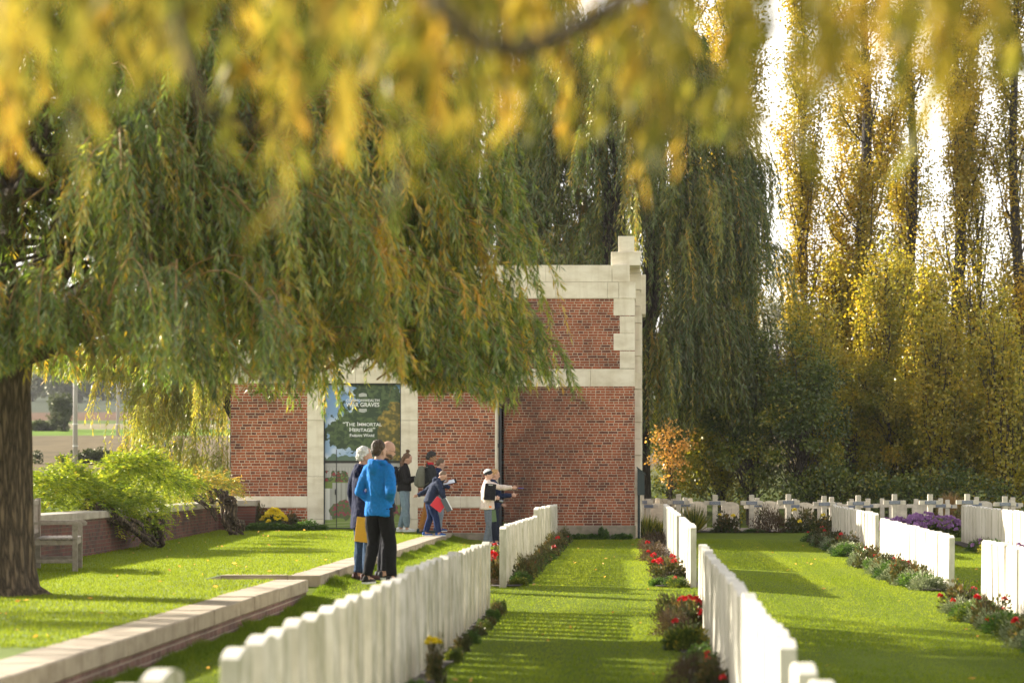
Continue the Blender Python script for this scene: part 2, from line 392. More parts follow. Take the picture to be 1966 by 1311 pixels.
# ------------------------------------------------------------------ ground
TX0, TX1 = -8.75, -3.97          # raised terrace between the low wall and the lawn
def gz(X, Y):
    X = np.asarray(X, float); Y = np.asarray(Y, float)
    z = np.interp(Y, [0, 10, 18, 28, 31.5, 54, 75, 79, 100, 150, 220, 300, 400, 600, 900, 1500, 4000],
                  [-.12, -.12, -.10, -.10, 0, 0, 0, .9, 2.0, 3.9, 6.2, 9, 13.5, 24, 38, 60, 70])
    tilt = np.clip((X-1)*.04, 0, .15)*np.interp(Y, [0, 46, 62], [1, 1, 0])
    bank = np.clip((-X-3.0)*.07, 0, .07)*np.interp(Y, [0, 28, 31, 56, 60], [0, 0, 1, 1, 0])
    big = 1.5*np.sin(X*.011+1)*np.clip((Y-200)/400, 0, 1)
    return z-tilt+bank+big
def g1(X, Y): return float(gz(X, Y))
def tz(X, Y):                      # height of the terrace lawn
    return .195+.075*np.interp(Y, [38, 53], [0, 1])*np.clip((-X-4.2)/2.0, 0, 1)

def ground():
    xs = np.unique(np.concatenate([np.linspace(-1500, -60, 25), np.linspace(-60, -14, 24), np.linspace(-14, 14, 57), np.linspace(14, 60, 24), np.linspace(60, 1500, 25)]))
    ys = np.unique(np.concatenate([np.linspace(-60, 6, 12), np.linspace(6, 60, 109), np.linspace(60, 110, 51), np.linspace(110, 400, 60), np.linspace(400, 4000, 40)]))
    X, Y = np.meshgrid(xs, ys); Z = gz(X, Y)
    und = np.array([[mnoise.noise(Vector((x*.35, y*.35, 0)))*.012 for x in xs] for y in ys]); Z = Z+und*(Y < 70)
    n, m = X.shape; idx = np.arange(n*m).reshape(n, m)
    Q = np.stack([idx[:-1, :-1], idx[:-1, 1:], idx[1:, 1:], idx[1:, :-1]], -1).reshape(-1, 4)
    me = np_mesh('ground', np.stack([X, Y, Z], -1).reshape(-1, 3), Q, smooth=True)
    t = NT('ground_fields'); p = t.n('NewGeometry').outputs['Position']; sp = t.n('SeparateXYZ'); t.l(p, sp.inputs[0])
    nb = t.noise(.03, 3, t.pos()); yy = t.math('ADD', sp.outputs['Y'], t.math('MULTIPLY', t.math('SUBTRACT', nb, .5), 18))
    fr = t.math('DIVIDE', yy, 400.0)
    lawn = (.13, .17, .018); brown = (.15, .11, .065); green = (.13, .21, .02); tan = (.24, .20, .12); rust = (.13, .065, .04); gr2 = (.10, .14, .03); wood_ = (.05, .06, .04)
    L = [(0, lawn), (.185, lawn), (.19, (.10, .13, .04)), (.235, (.13, .13, .06)), (.24, brown), (.372, brown), (.375, green), (.452, green), (.455, tan), (.535, tan), (.54, gr2), (.585, gr2), (.59, rust), (.76, rust), (.78, wood_), (1, wood_)]
    c = t.ramp(fr, L)
    n1 = t.noise(.6, 5, t.pos((1, .25, 1))); n2 = t.noise(25, 4, t.pos())
    c = t.mix(1.0, c, t.ramp(n1, [(.3, (.75, .75, .75)), (.7, (1.2, 1.2, 1.15))]), 'MULTIPLY')
    c = t.mix(t.math('MULTIPLY', n2, .3), c, (.04, .06, .015))
    t.color(c); t.rough(.95); t.b.inputs['Specular IOR Level'].default_value = .05; t.bump(n2, .5, .02)
    o = link('ground', me, t.m); tag(o, kind='structure')
ground()

def terrace():
    # lawn slab of the terrace with an inset for the two steps
    M['lawn'] = simple('terrace_lawn', (.13, .18, .008), .95, .3, 3)
    gap0, gap1 = 29.75, 30.95; sx = -5.25
    def slab(x0, x1, y0, y1):
        xs = np.linspace(x0, x1, max(2, int((x1-x0)*2))); ys = np.linspace(y0, y1, max(2, int((y1-y0)*2)))
        X, Y = np.meshgrid(xs, ys); Z = tz(X, Y); n, m = X.shape; idx = np.arange(n*m).reshape(n, m)
        return np.stack([X, Y, Z], -1).reshape(-1, 3), np.stack([idx[:-1, :-1], idx[:-1, 1:], idx[1:, 1:], idx[1:, :-1]], -1).reshape(-1, 4)
    V, Q = merge([slab(-14, sx, 6, 54), slab(sx, -4.40, 6, gap0), slab(sx, -4.40, gap1, 53.9)])
    o = link('terrace_lawn', np_mesh('terrace_lawn', V, Q), M['lawn']); tag(o, kind='structure')
    # edging wall: brick below, long coping stones above; two runs with the step opening between
    for y0, y1, lab in ((9.0, gap0, 'low stone-topped brick edging running from the lower left corner to the steps'),
                        (gap1, 53.6, 'low stone-topped brick edging running from the steps to the brick building')):
        e = empty('edging_wall', (TX1, y0, 0)); tag(e, lab, 'edging wall', 'edging walls of the raised lawn')
        b = MB(); b.box(-.40, 0, -.25, -.03, y1-y0, .045); b.build('brickwork', M['brick_edge'], e)
        c = MB(); y = 0.0; rnd = random.Random(int(y0))
        while y < y1-y0-.2:
            L = min(rnd.uniform(.75, 1.05), y1-y0-y)
            if y1-y0-y-L < .3: L = y1-y0-y
            dz = rnd.uniform(-.004, .004); dx = rnd.uniform(-.006, .006)
            c.bevbox(-.43+dx, y+.004, .0452, .0+dx, y+L-.004, .20+dz, .012); y += L
        c.build('coping', M['coping'], e)
        if y0 > 20:      # return of the coping on the far side of the opening
            r = MB(); r.bevbox(-1.30, .002, .0452, -.436, .34, .201, .012); r.box(-1.3, .02, -.2, -.436, .34, .045); r.build('return_coping', M['coping'], e)
    s = MB(); s.bevbox(sx, gap0+.01, -.1, TX1-.30, gap1-.01, .06, .01); s.box(sx-.12, gap0+.01, -.2, sx-.001, gap1-.01, .188)
    o = s.build('stone_step', M['coping']); tag(o, 'worn stone step in the gap between the two low edging walls', 'step')
terrace()
# ------------------------------------------------------------------ memorial building
YL, YR = 54.0, 56.0
def blocks(b, x0, x1, z0, z1, yf, yb, widths, gap=.004, rnd=random.Random(3)):
    """a course of stone blocks between x0 and x1 laid end to end, fronts at yf"""
    x = x0; i = 0
    while x < x1-.02:
        w = min(widths[i % len(widths)], x1-x)
        if x1-x-w < .2: w = x1-x
        b.bevbox(x+gap/2, yf+rnd.uniform(0, .004), z0+gap/2, x+w-gap/2, yb, z1-gap/2, .004); x += w; i += 1
    return b

def building():
    root = empty('memorial_building', (-4.5, 56, 0))
    tag(root, 'red brick memorial building with pale stone bands and a tall panelled doorway', 'building')
    inv = Matrix.Translation((4.5, -56, 0))
    def put(b, name, mat): 
        b.v = [(x+4.5, y-56, z) for x, y, z in b.v]; return b.build(name, mat, root)
    xl, xr = WX(443, YL), WX(952, YL)
    zb0, zb1 = WZ(736, YL), WZ(705, YL)         # belt course
    d0, d1 = WX(590, YL), WX(802, YL); p0, p1 = WX(623, YL), WX(768, YL)
    zs1, zs0 = WZ(952, YL), WZ(974, YL)         # stone sill band
    # brick cores, stone proud of the brick by 12 mm
    b = MB(); b.box(xl, YL, -.1, d0, YL+4, zb0); b.box(d1, YL, -.1, xr-.02, YL+4, zb0); b.box(d0, YL+.5, -.1, d1, YL+4, zb0); put(b, 'brick_wall', M['brick'])
    s = MB(); blocks(s, xl-.01, xr, zb0+.001, zb1, YL-.015, YL+4.03, [1.55, 1.25, 1.9])
    blocks(s, xl-.01, xr, zb1+.001, zb1+.36, YL-.015, YL+4.03, [1.3, 1.7]); put(s, 'belt_course', M['stone'])
    s = MB(); blocks(s, xl-.01, d0-.001, zs0, zs1, YL-.014, YL+.3, [1.0, 1.3]); put(s, 'sill_band', M['stone']); s = MB(); blocks(s, d1+.001, xr, zs0, zs1, YL-.014, YL+.3, [.95, 1.0]); put(s, 'sill_band', M['stone'])
    for (a, c) in ((d0, p0-.02), (p1+.02, d1)):
        s = MB(); z = .0
        for h in (.5, .95, 1.25, 1.0):
            z1 = min(z+h, zb0); s.bevbox(a, YL-.013, z+.003, c, YL+.5, z1-.003, .004); z = z1
            if z >= zb0-.01: break
        if z < zb0-.02: s.bevbox(a, YL-.013, z+.003, c, YL+.5, zb0-.002, .004)
        put(s, 'door_jamb', M['stone'])
    s = MB(); s.box(xr-.02, YL-.01, -.1, xr+.012, YR, zb1+.36); put(s, 'corner_return', M['stone'])
    # right block
    xw = WX(820, YR); xe = WX(1219, YR); zc = {k: WZ(k, YR) for k in (1008, 742, 708, 573, 542, 509, 640, 607, 674, 482, 451)}
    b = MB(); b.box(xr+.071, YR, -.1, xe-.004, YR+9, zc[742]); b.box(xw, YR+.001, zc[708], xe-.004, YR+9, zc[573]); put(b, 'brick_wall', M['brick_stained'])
    b = MB(); b.bevbox(xr+.1, YR-.07, -.1, xe+.02, YR, zc[1008], .015); put(b, 'plinth', M['stone_dark']); b = MB(); b.bevbox(d1+.05, YL-.05, -.1, xr, YL, .20, .015); put(b, 'plinth', M['stone_dark'])
    s = MB(); blocks(s, xr+.08, xe, zc[742]+.001, zc[708], YR-.016, YR+9.02, [1.05, .95, 1.0]); put(s, 'belt_course', M['stone'])
    for i, (za, zb_, px) in enumerate(((573, 606, 1178), (607, 640, 1190), (640, 673, 1178), (674, 707.5, 1190))):
        q = MB(); q.bevbox(WX(px, YR), YR-.014, WZ(zb_, YR)+.002, xe, YR+1, WZ(za, YR)-.002, .005); put(q, 'quoin', M['stone'])
    s = MB(); blocks(s, xw-.02, WX(1188, YR), zc[573], zc[542], YR-.03, YR+9.02, [1.4, 1.6, 1.2]); s.bevbox(WX(1188, YR)+.004, YR-.03, zc[573], xe+.02, YR+9, zc[542], .006); put(s, 'lower_cornice', M['stone'])
    s = MB(); blocks(s, xw, WX(1175, YR), zc[542]+.003, zc[509], YR-.012, YR+9, [1.2, 1.55, 1.75]); s.bevbox(WX(1175, YR)+.004, YR-.02, zc[542]+.003, WX(1209, YR), YR+2, zc[509]+.01, .006); put(s, 'parapet', M['stone'])
    s = MB(); s.bevbox(WX(1173, YR+.2), YR+.2, zc[509]+.012, WX(1229, YR+.2), YR+1.2, zc[482], .008); s.bevbox(WX(1187, YR+.3), YR+.3, zc[482]+.002, WX(1218, YR+.3), YR+.9, zc[451], .008); put(s, 'stepped_block', M['stone'])
    # set-back corner pier seen along the right edge
    Y2 = YR+1.1; q = MB(); zz = 0.0; k = 0
    top = WZ(482, Y2)
    while zz < top-.05:
        h = min(.39, top-zz); q.bevbox(xe-.4, Y2+(.0 if k % 2 else .02), zz+.003, WX(1231.5, Y2)-(.0 if k % 2 else .02), Y2+.8, zz+h-.003, .008); zz += h; k += 1
    put(q, 'corner_pier', M['stone'])
    q = MB(); q.bevbox(WX(1222, Y2+.5), Y2+.82, WZ(603, Y2+.8), WX(1240, Y2+.5), Y2+2, WZ(527, Y2+.8), .01); q.bevbox(WX(1222, Y2+.5), Y2+.82, -.05, WX(1233, Y2+.8), Y2+2, WZ(604, Y2+.8), .01); put(q, 'rear_cornice', M['stone'])
    # rainwater pipe
    pipe = MB(); px_ = xr+.075; yq = YL+.30
    pipe.tube([(px_, yq, -.05), (px_, yq, zb1+.36)], .038, 12)
    for z in (.6, 2.1, 3.4): pipe.tube([(px_, yq, z), (px_, yq, z+.09)], .05, 12)
    pipe.v = [(x+4.5, y-56, z) for x, y, z in pipe.v]; pipe.build('drainpipe', M['pipe'], root, smooth=False)
    # doorway with its printed panels
    door = MB(); yp = YL+.10
    zt, z0 = WZ(738, YL), WZ(1013, YL)
    for bx in ((p0-.02, z0-.04, p1+.02, z0), (p0-.02, zt, p1+.02, zt+.045), (p0-.02, z0, p0, zt), (p1, z0, p1+.02, zt)):
        door.box(bx[0], YL+.02, bx[1], bx[2], YL+.14, bx[3])
    door.box(p0, yp+.01, z0, p1, yp+.05, zt)
    dr = put(door, 'door', M['pipe'])
    poster(dr, p0, p1, z0, zt, yp)
    bar = MB(); bx = WX(645.5, YL); bar.box(bx-.012, yp-.012, z0, bx+.0, yp-.002, WZ(862, YL)); hz = WZ(944, YL); bar.box(bx-.035, yp-.05, hz-.06, bx-.02, yp-.002, hz+.06)
    bar.v = [(x+4.5, y-56, z) for x, y, z in bar.v]; bar.build('door_handle', M['pipe'], dr)

def vnoise(u, v, f, seed=0):
    r = np.random.default_rng(seed); G = r.random((int(f)*3+4, int(f)*3+4))
    x = u*f; y = v*f; xi = x.astype(int); yi = y.astype(int); fx = x-xi; fy = y-yi
    fx = fx*fx*(3-2*fx); fy = fy*fy*(3-2*fy)
    return (G[yi, xi]*(1-fx)+G[yi, xi+1]*fx)*(1-fy)+(G[yi+1, xi]*(1-fx)+G[yi+1, xi+1]*fx)*fy

def poster(dr, p0, p1, z0, zt, yp):
    """printed picture: a big tree over rows of white headstones, drawn on a fine grid"""
    nu, nv = 170, 330
    u, v = np.meshgrid(np.linspace(0, 1, nu), np.linspace(0, 1, nv)); v2 = v*1.9
    fb = lambda f, s: .5*vnoise(u, v2, f, s)+.3*vnoise(u, v2, f*2, s+1)+.2*vnoise(u, v2, f*4, s+2)
    C = np.zeros((nv, nu, 3))
    def lay(mask, col):
        nonlocal C
        mask = np.clip(mask, 0, 1)[..., None]; C = C*(1-mask)+np.asarray(col)*mask
    sky = np.stack([.14+.30*v, .27+.30*v, .50+.2*v], -1); C = sky.copy()
    lay(np.clip((fb(4, 1)-.45)*4, 0, 1)*.8, (.70, .76, .86))
    n = fb(9, 5); n2 = fb(22, 9)
    lay((v > .47)*((n-.5)*.1+v > .50)*1.0, (.10, .16, .11))
    crown = np.minimum.reduce([np.hypot((u-.48)/.40, (v-.30)/.16), np.hypot((u-.78)/.36, (v-.14)/.15), np.hypot((u-.34)/.32, (v-.37)/.09), np.hypot((u-.68)/.28, (v-.06)/.10), np.hypot((u-.72)/.42, (v-.38)/.12)])
    m = crown+(n-.5)*.7+(n2-.5)*.7 < 1
    lay(m*1.0, (.025, .05, .02)); lay(m*np.clip((n2-.42)*4, 0, 1)*.7, (.10, .15, .05))
    cy = np.hypot((u-1.0)/.30, (v-.33)/.22)+(n-.5)*.4 < 1
    lay(cy*1.0, (.10, .09, .02)); lay(cy*np.clip((n2-.45)*4, 0, 1), (.34, .24, .04))
    lay((np.abs(u-.46) < .035)*(v > .44)*(v < .54)*1.0, (.03, .02, .015))
    lay((v > .53)*(v < .55)*1.0, (.02, .018, .015))
    bands = v > .55; lay(bands*1.0, (.42, .41, .38)); 
    st = (np.sin(u*150+v*20) > .2)
    lay(bands*(v < .58)*(np.sin(v*900) > .3)*.5, (.2, .2, .19))
    lay(bands*st*(v > .58)*(v < .66)*.35, (.22, .22, .20))
    g = (v > .64+(n-.5)*.05)*1.0; lay(g, (.16, .22, .05))
    fl = (v > .60)*(v < .68)*((n-.5)*.12+np.abs(v-.645) < .03)*(u < .95); n3 = fb(40, 17); lay(fl*(n3 > .35)*1.0, (.06, .09, .03)); lay(fl*(n3 > .60)*1.0, (.30, .03, .05))
    lay((v > .685)*(v < .84)*(u > .10)*1.0, (.40, .40, .36)); lay((v > .685)*(v < .84)*(u > .10)*(np.sin(u*95) > .5)*.55, (.20, .20, .17))
    lay((v > .84)*1.0, (.22, .30, .07)); lay((v > .95)*(np.sin(v*300+u*9) > .6)*.4, (.5, .52, .3))
    lay((v > .725)*(v < .945)*(u < .10)*1.0, (.66, .65, .60)); lay((v > .725)*(v < .945)*(u > .065)*(u < .10)*1.0, (.35, .35, .32))
    f2 = np.hypot((u-.23)/.15, (v-.885)/.06)+(n-.5)*1.2 < 1; lay(f2*1.0, (.10, .13, .05)); lay(f2*(n3 > .58)*(v < .92)*1.0, (.30, .04, .08))
    f3 = np.hypot((u-.75)/.2, (v-.885)/.06)+(n-.5)*1.2 < 1; lay(f3*1.0, (.10, .13, .05)); lay(f3*(n3 > .58)*(v < .92)*1.0, (.30, .04, .08))
    P = np.stack([p0+(p1-p0)*u+4.5, np.full_like(u, yp-56), zt+(z0-zt)*v], -1).reshape(-1, 3)
    idx = np.arange(nu*nv).reshape(nv, nu); Q = np.stack([idx[:-1, :-1], idx[1:, :-1], idx[1:, 1:], idx[:-1, 1:]], -1).reshape(-1, 4)
    me = np_mesh('poster', P, Q, col=np.concatenate([C.reshape(-1, 3), np.ones((nu*nv, 1))], 1))
    t = NT('printed_panel'); at = t.n('Attribute', attribute_name='col'); t.l(at.outputs['Color'], t.b.inputs['Base Color']); t.rough(.35)
    o = link('poster', me, t.m, dr); o['label'] = 'printed picture of a tree above rows of white headstones'
    wm = simple('white_lettering', (.85, .85, .83), .6, .02)
    def text(body, zx0, zx1, zy0, zy1, small=False):
        cu = bpy.data.curves.new('lettering', 'FONT'); cu.body = body; cu.extrude = .002; cu.offset = .012; cu.resolution_u = 3
        if small:
            cu.small_caps_scale = .78
            for i, ch in enumerate(body): cu.body_format[i].use_small_caps = ch.islower()
        ob = bpy.data.objects.new('tmp', cu); COL.objects.link(ob); dg = bpy.context.evaluated_depsgraph_get()
        me = bpy.data.meshes.new_from_object(ob.evaluated_get(dg)); bpy.data.objects.remove(ob)
        co = np.array([v.co[:] for v in me.vertices]); mn = co.min(0); mxx = co.max(0)
        X0, X1 = WX(600+zx0/4.37, YL), WX(600+zx1/4.37, YL); Z1, Z0 = WZ(730+zy0/4.37, YL), WZ(730+zy1/4.37, YL)
        for v in me.vertices:
            a = (v.co.x-mn[0])/(mxx[0]-mn[0]); b_ = (v.co.y-mn[1])/(mxx[1]-mn[1])
            v.co = Vector((X0+(X1-X0)*a+4.5, yp-.004-56+v.co.z*.3, Z0+(Z1-Z0)*b_))
        me.name = 'lettering'; link('lettering', me, wm, dr)
    text('COMMONWEALTH', 277, 557, 156, 178); text('WAR GRAVES', 277, 557, 185, 221)
    text('“The Immortal', 250, 577, 348, 383, True); text('Heritage”', 307, 522, 394, 430, True); text('Fabian Ware', 309, 516, 447, 473, True)
    for up in (0, 1):
        lg = MB()
        for k in range(8):
            zx = 386+k*8.4; h = 22+10*math.sin(math.pi*(k+.5)/8)
            a, b_ = (136-h, 136) if not up else (237, 237+h)
            lg.box(WX(600+zx/4.37, YL)+4.5, yp-56-.006, WZ(730+b_/4.37, YL), WX(600+(zx+4)/4.37, YL)+4.5, yp-56-.003, WZ(730+a/4.37, YL))
        lg.build('emblem', wm, dr)
building()

def register_box():
    Y = 56.4; x0 = WX(1226.5, Y); e = empty('information_box', (x0, Y, 0))
    tag(e, 'dark green metal cabinet on a post beside the right corner of the brick building', 'cabinet')
    MB().bevbox(-.03, -.03, -.05, .03, .03, 1.5, .006).build('post', M['green_paint'], e)
    b = MB(); z0, z1, z2 = WZ(950, Y), WZ(898, Y), WZ(910, Y)
    v = [(-.035, -.36, z0), (.13, -.36, z0), (.13, -.36, z2), (-.035, -.36, z1)]; v2 = [(x, .36, z) for x, y, z in v]
    b.loft([v2, v]); b.build('cabinet', M['green_paint'], e)
    r = MB(); v = [(-.05, -.4, z1), (.17, -.4, z2-.02), (.17, -.4, z2+.01), (-.05, -.4, z1+.03)]; v2 = [(x, .4, z) for x, y, z in v]; r.loft([v2, v]); r.build('roof', M['green_paint'], e)
    MB().box(.13, -.02, 1.05, .145, .02, 1.13).build('latch', M['pipe'], e)
register_box()

# ------------------------------------------------------------------ low boundary wall on the left
def low_wall():
    pts = [(-8.55, 27.0), (-8.62, 38.0), (-8.70, 43.7), (-9.05, 53.0)]
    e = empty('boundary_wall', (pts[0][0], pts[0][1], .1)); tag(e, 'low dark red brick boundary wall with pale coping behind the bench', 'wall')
    b = MB(); c = MB()
    for i in range(3):
        (xa, ya), (xb, yb) = pts[i], pts[i+1]; d = Vector((xb-xa, yb-ya, 0)).normalized(); n = Vector((-d.y, d.x, 0)); L = math.hypot(xb-xa, yb-ya)
        Mx = Matrix(((n.x, d.x, 0, xa+8.55), (n.y, d.y, 0, ya-27), (0, 0, 1, 0), (0, 0, 0, 1)))
        b.box(0, 0, -.2, .42, L, .68, Mx)
        y = 0
        while y < L-.05:
            w = min(1.0, L-y); c.bevbox(-.05, y+.004, .6805, .47, y+w-.004, .80, .012, Mx); y += w
    # pier next to the building
    b.box(-9.35+8.55, 53.02-27, -.2, WX(492, 53.2)+8.55, 53.6-27, .70); c.bevbox(-9.4+8.55, 52.97-27, .701, WX(494, 53.2)+8.55, 53.65-27, .83, .012)
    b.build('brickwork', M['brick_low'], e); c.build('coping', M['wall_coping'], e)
low_wall()

# ------------------------------------------------------------------ bench
def bench():
    ox, oy = WX(144, 32.1), 32.1; gzv = .195
    e = empty('park_bench', (ox, oy, gzv), math.radians(10)); tag(e, 'weathered grey wooden bench beside the large tree trunk', 'bench')
    # local: x = facing (front leg at x=0), back at x=-.58, length along +y
    L = 1.25
    for x, h in ((0, .66), (-.56, .97)):
        for y in (0, L):
            MB().bevbox(x-.035, y-.035, 0, x+.035, y+.035, h, .006).build('leg', M['wood'], e)
    s = MB()
    for k in range(8): s.bevbox(-.50+k*.067, -.05, .43, -.50+k*.067+.055, L+.05, .455, .004)
    s.build('seat', M['wood'], e)
    s = MB(); s.bevbox(-.52, -.03, .36, -.036, .03, .425, .004); s.bevbox(-.52, L-.03, .36, -.036, L+.03, .425, .004); s.bevbox(-.02, .036, .36, .02, L-.036, .425, .004); s.bevbox(-.52, -.02, .12, -.036, .02, .17, .004); s.bevbox(-.52, L-.02, .12, -.036, L+.02, .17, .004); s.build('rail', M['wood'], e)
    for y in (0, L):
        a = MB(); prof = [(-.60, .665), (-.10, .665), (.0, .675), (.07, .66), (.10, .63), (.09, .60), (.05, .59), (.02, .62), (-.10, .63), (-.60, .63)]
        a.loft([[(x, y-.04, z) for x, z in prof], [(x, y+.04, z) for x, z in prof]]); a.build('armrest', M['wood'], e)
    b = MB(); b.bevbox(-.59, .04, .88, -.55, L-.04, .95, .004); b.bevbox(-.59, .04, .50, -.55, L-.04, .55, .004)
    for k in range(13): b.box(-.58, .07+k*.09, .55, -.56, .12+k*.09, .88)
    b.build('backrest', M['wood'], e)
bench()

# ------------------------------------------------------------------ utility poles in the field
def poles():
    for px, Y, w, top, lab in ((144.5, 95, .19, 640, 'thin concrete pole in the brown field beside the tree trunk'), (226.5, 150, .21, 640, 'slim distant concrete pole standing in the green field'), (311, 74, .34, 560, 'thick grey pole with a black fitting beside the yellow willow')):
        x = WX(px, Y); z = g1(x, Y); e = empty('utility_pole', (x, Y, z)); tag(e, lab, 'pole', 'utility poles in the fields'); h = WZ(top, Y)-z
        MB().tube([(0, 0, -.3), (0, 0, h)], [w/2*1.08, w/2*.8], 12).build('shaft', M['concrete'], e, True)
        for zz in ((WZ(815, Y)-z), (WZ(857, Y)-z)): MB().tube([(0, 0, zz), (0, 0, zz+.05)], w/2*1.12, 12).build('band', simple('white_band', (.7, .7, .68)), e)
        if w > .3:
            f = MB(); f.tube([(w*.62, -.05, WZ(905, Y)-z), (w*.62, -.05, WZ(790, Y)-z)], .06, 8); f.bevbox(w*.35, -.15, WZ(859, Y)-z, w*1.3, .08, WZ(853, Y)-z, .01); f.build('cable_fitting', M['pipe'], e)
poles()
# ------------------------------------------------------------------ headstones
def headstone_mesh(name, th=.082, rise=.035, w=.38, h=.81):
    bm = bmesh.new(); prof = [(-w/2, -.35), (w/2, -.35)]
    n = 10
    for k in range(n+1):
        a = w/2-w*k/n; prof.append((a, h-rise*(2*a/w)**2))
    vs = [bm.verts.new((-th/2, y, z)) for y, z in prof]; f = bm.faces.new(vs)
    r = bmesh.ops.extrude_face_region(bm, geom=[f]); bmesh.ops.translate(bm, vec=(th, 0, 0), verts=[v for v in r['geom'] if isinstance(v, bmesh.types.BMVert)])
    bmesh.ops.recalc_face_normals(bm, faces=bm.faces)
    ed = [e for e in bm.edges if abs(e.verts[0].co.x-e.verts[1].co.x) < 1e-6]
    bmesh.ops.bevel(bm, geom=ed, offset=.005, segments=2, affect='EDGES', profile=.5)
    me = bpy.data.meshes.new(name); bm.to_mesh(me); bm.free(); return me
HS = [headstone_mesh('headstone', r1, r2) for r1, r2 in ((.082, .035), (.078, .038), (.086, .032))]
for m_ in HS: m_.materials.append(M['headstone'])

HROWS = [   # x at near end, x at far end, y near, y far, pitch, z near, z far, place description, group
    (-1.775, -1.76, 8.45, 9.10, .58, -.06, -.06, 'in the lower left corner of the lawn', 'headstones at the lower left corner'),
    (-1.705, -1.705, 10.4, 18.2, .60, -.06, -.07, 'in the near row left of the central lawn, front run', 'headstones left of the central lawn, front run'),
    (-1.70, -1.69, 18.85, 28.0, .60, -.035, -.11, 'in the near row left of the central lawn, rear run', 'headstones left of the central lawn, rear run'),
    (-1.70, -1.70, 32.0, 42.6, .60, .0, -.05, 'left of the central lawn beyond the grass gap', 'headstones beyond the gap, left of the central lawn'),
    (-1.70, -1.70, 43.3, 54.2, .60, .09, .01, 'in the raised run left of the lawn by the brick wall', 'headstones by the brick wall, left of the central lawn'),
    (.745, .75, 9.55, 10.4, .58, -.14, -.13, 'at the bottom edge right of the central lawn', 'headstones at the bottom edge, right of the central lawn'),
    (.755, .755, 11.7, 25.9, .50, -.12, -.06, 'in the long near row right of the central lawn', 'headstones right of the central lawn, near row'),
    (.82, .82, 32.0, 38.7, .44, .0, .0, 'beyond the gap right of the central lawn, front run', 'headstones beyond the gap, right of the central lawn'),
    (.78, .76, 39.7, 54.0, .60, .03, .03, 'in the far row right of the lawn near the crosses', 'far headstones, right of the central lawn'),
    (4.42, 4.35, 18.0, 29.6, .46, -.13, -.12, 'in the row cut by the right edge of the lawn', 'headstones cut by the right edge'),
    (4.43, 4.50, 33.6, 43.3, .46, -.155, -.10, 'in the row behind the silver-green plants on the right', 'headstones behind the silver-green plants'),
    (4.82, 4.62, 47.6, 55.0, .46, -.07, .0, 'in the far row behind the red flowers on the right', 'far headstones on the right'),
    (7.62, 7.60, 38.0, 55.2, .46, -.06, .0, 'in the row furthest right beside the purple flowers', 'headstones furthest right'),
]
def headstones():
    k = 0
    for (xa, xb, ya, yb, p, za, zb, where, grp) in HROWS:
        n = int((yb-ya)/p)+1
        for i in range(n):
            t = i/max(1, n-1); y = ya+(yb-ya)*t; x = xa+(xb-xa)*t
            o = bpy.data.objects.new('headstone', HS[random.randrange(3)]); COL.objects.link(o)
            o.location = (x+random.uniform(-.006, .006), y, za+(zb-za)*t+random.uniform(-.012, .012))
            o.rotation_euler = (random.uniform(-.008, .008), random.uniform(-.012, .012), random.uniform(-.02, .02))
            tag(o, '%s white headstone %s' % (ORD[i] if i < len(ORD) else 'last', where), 'headstone', grp)
headstones()

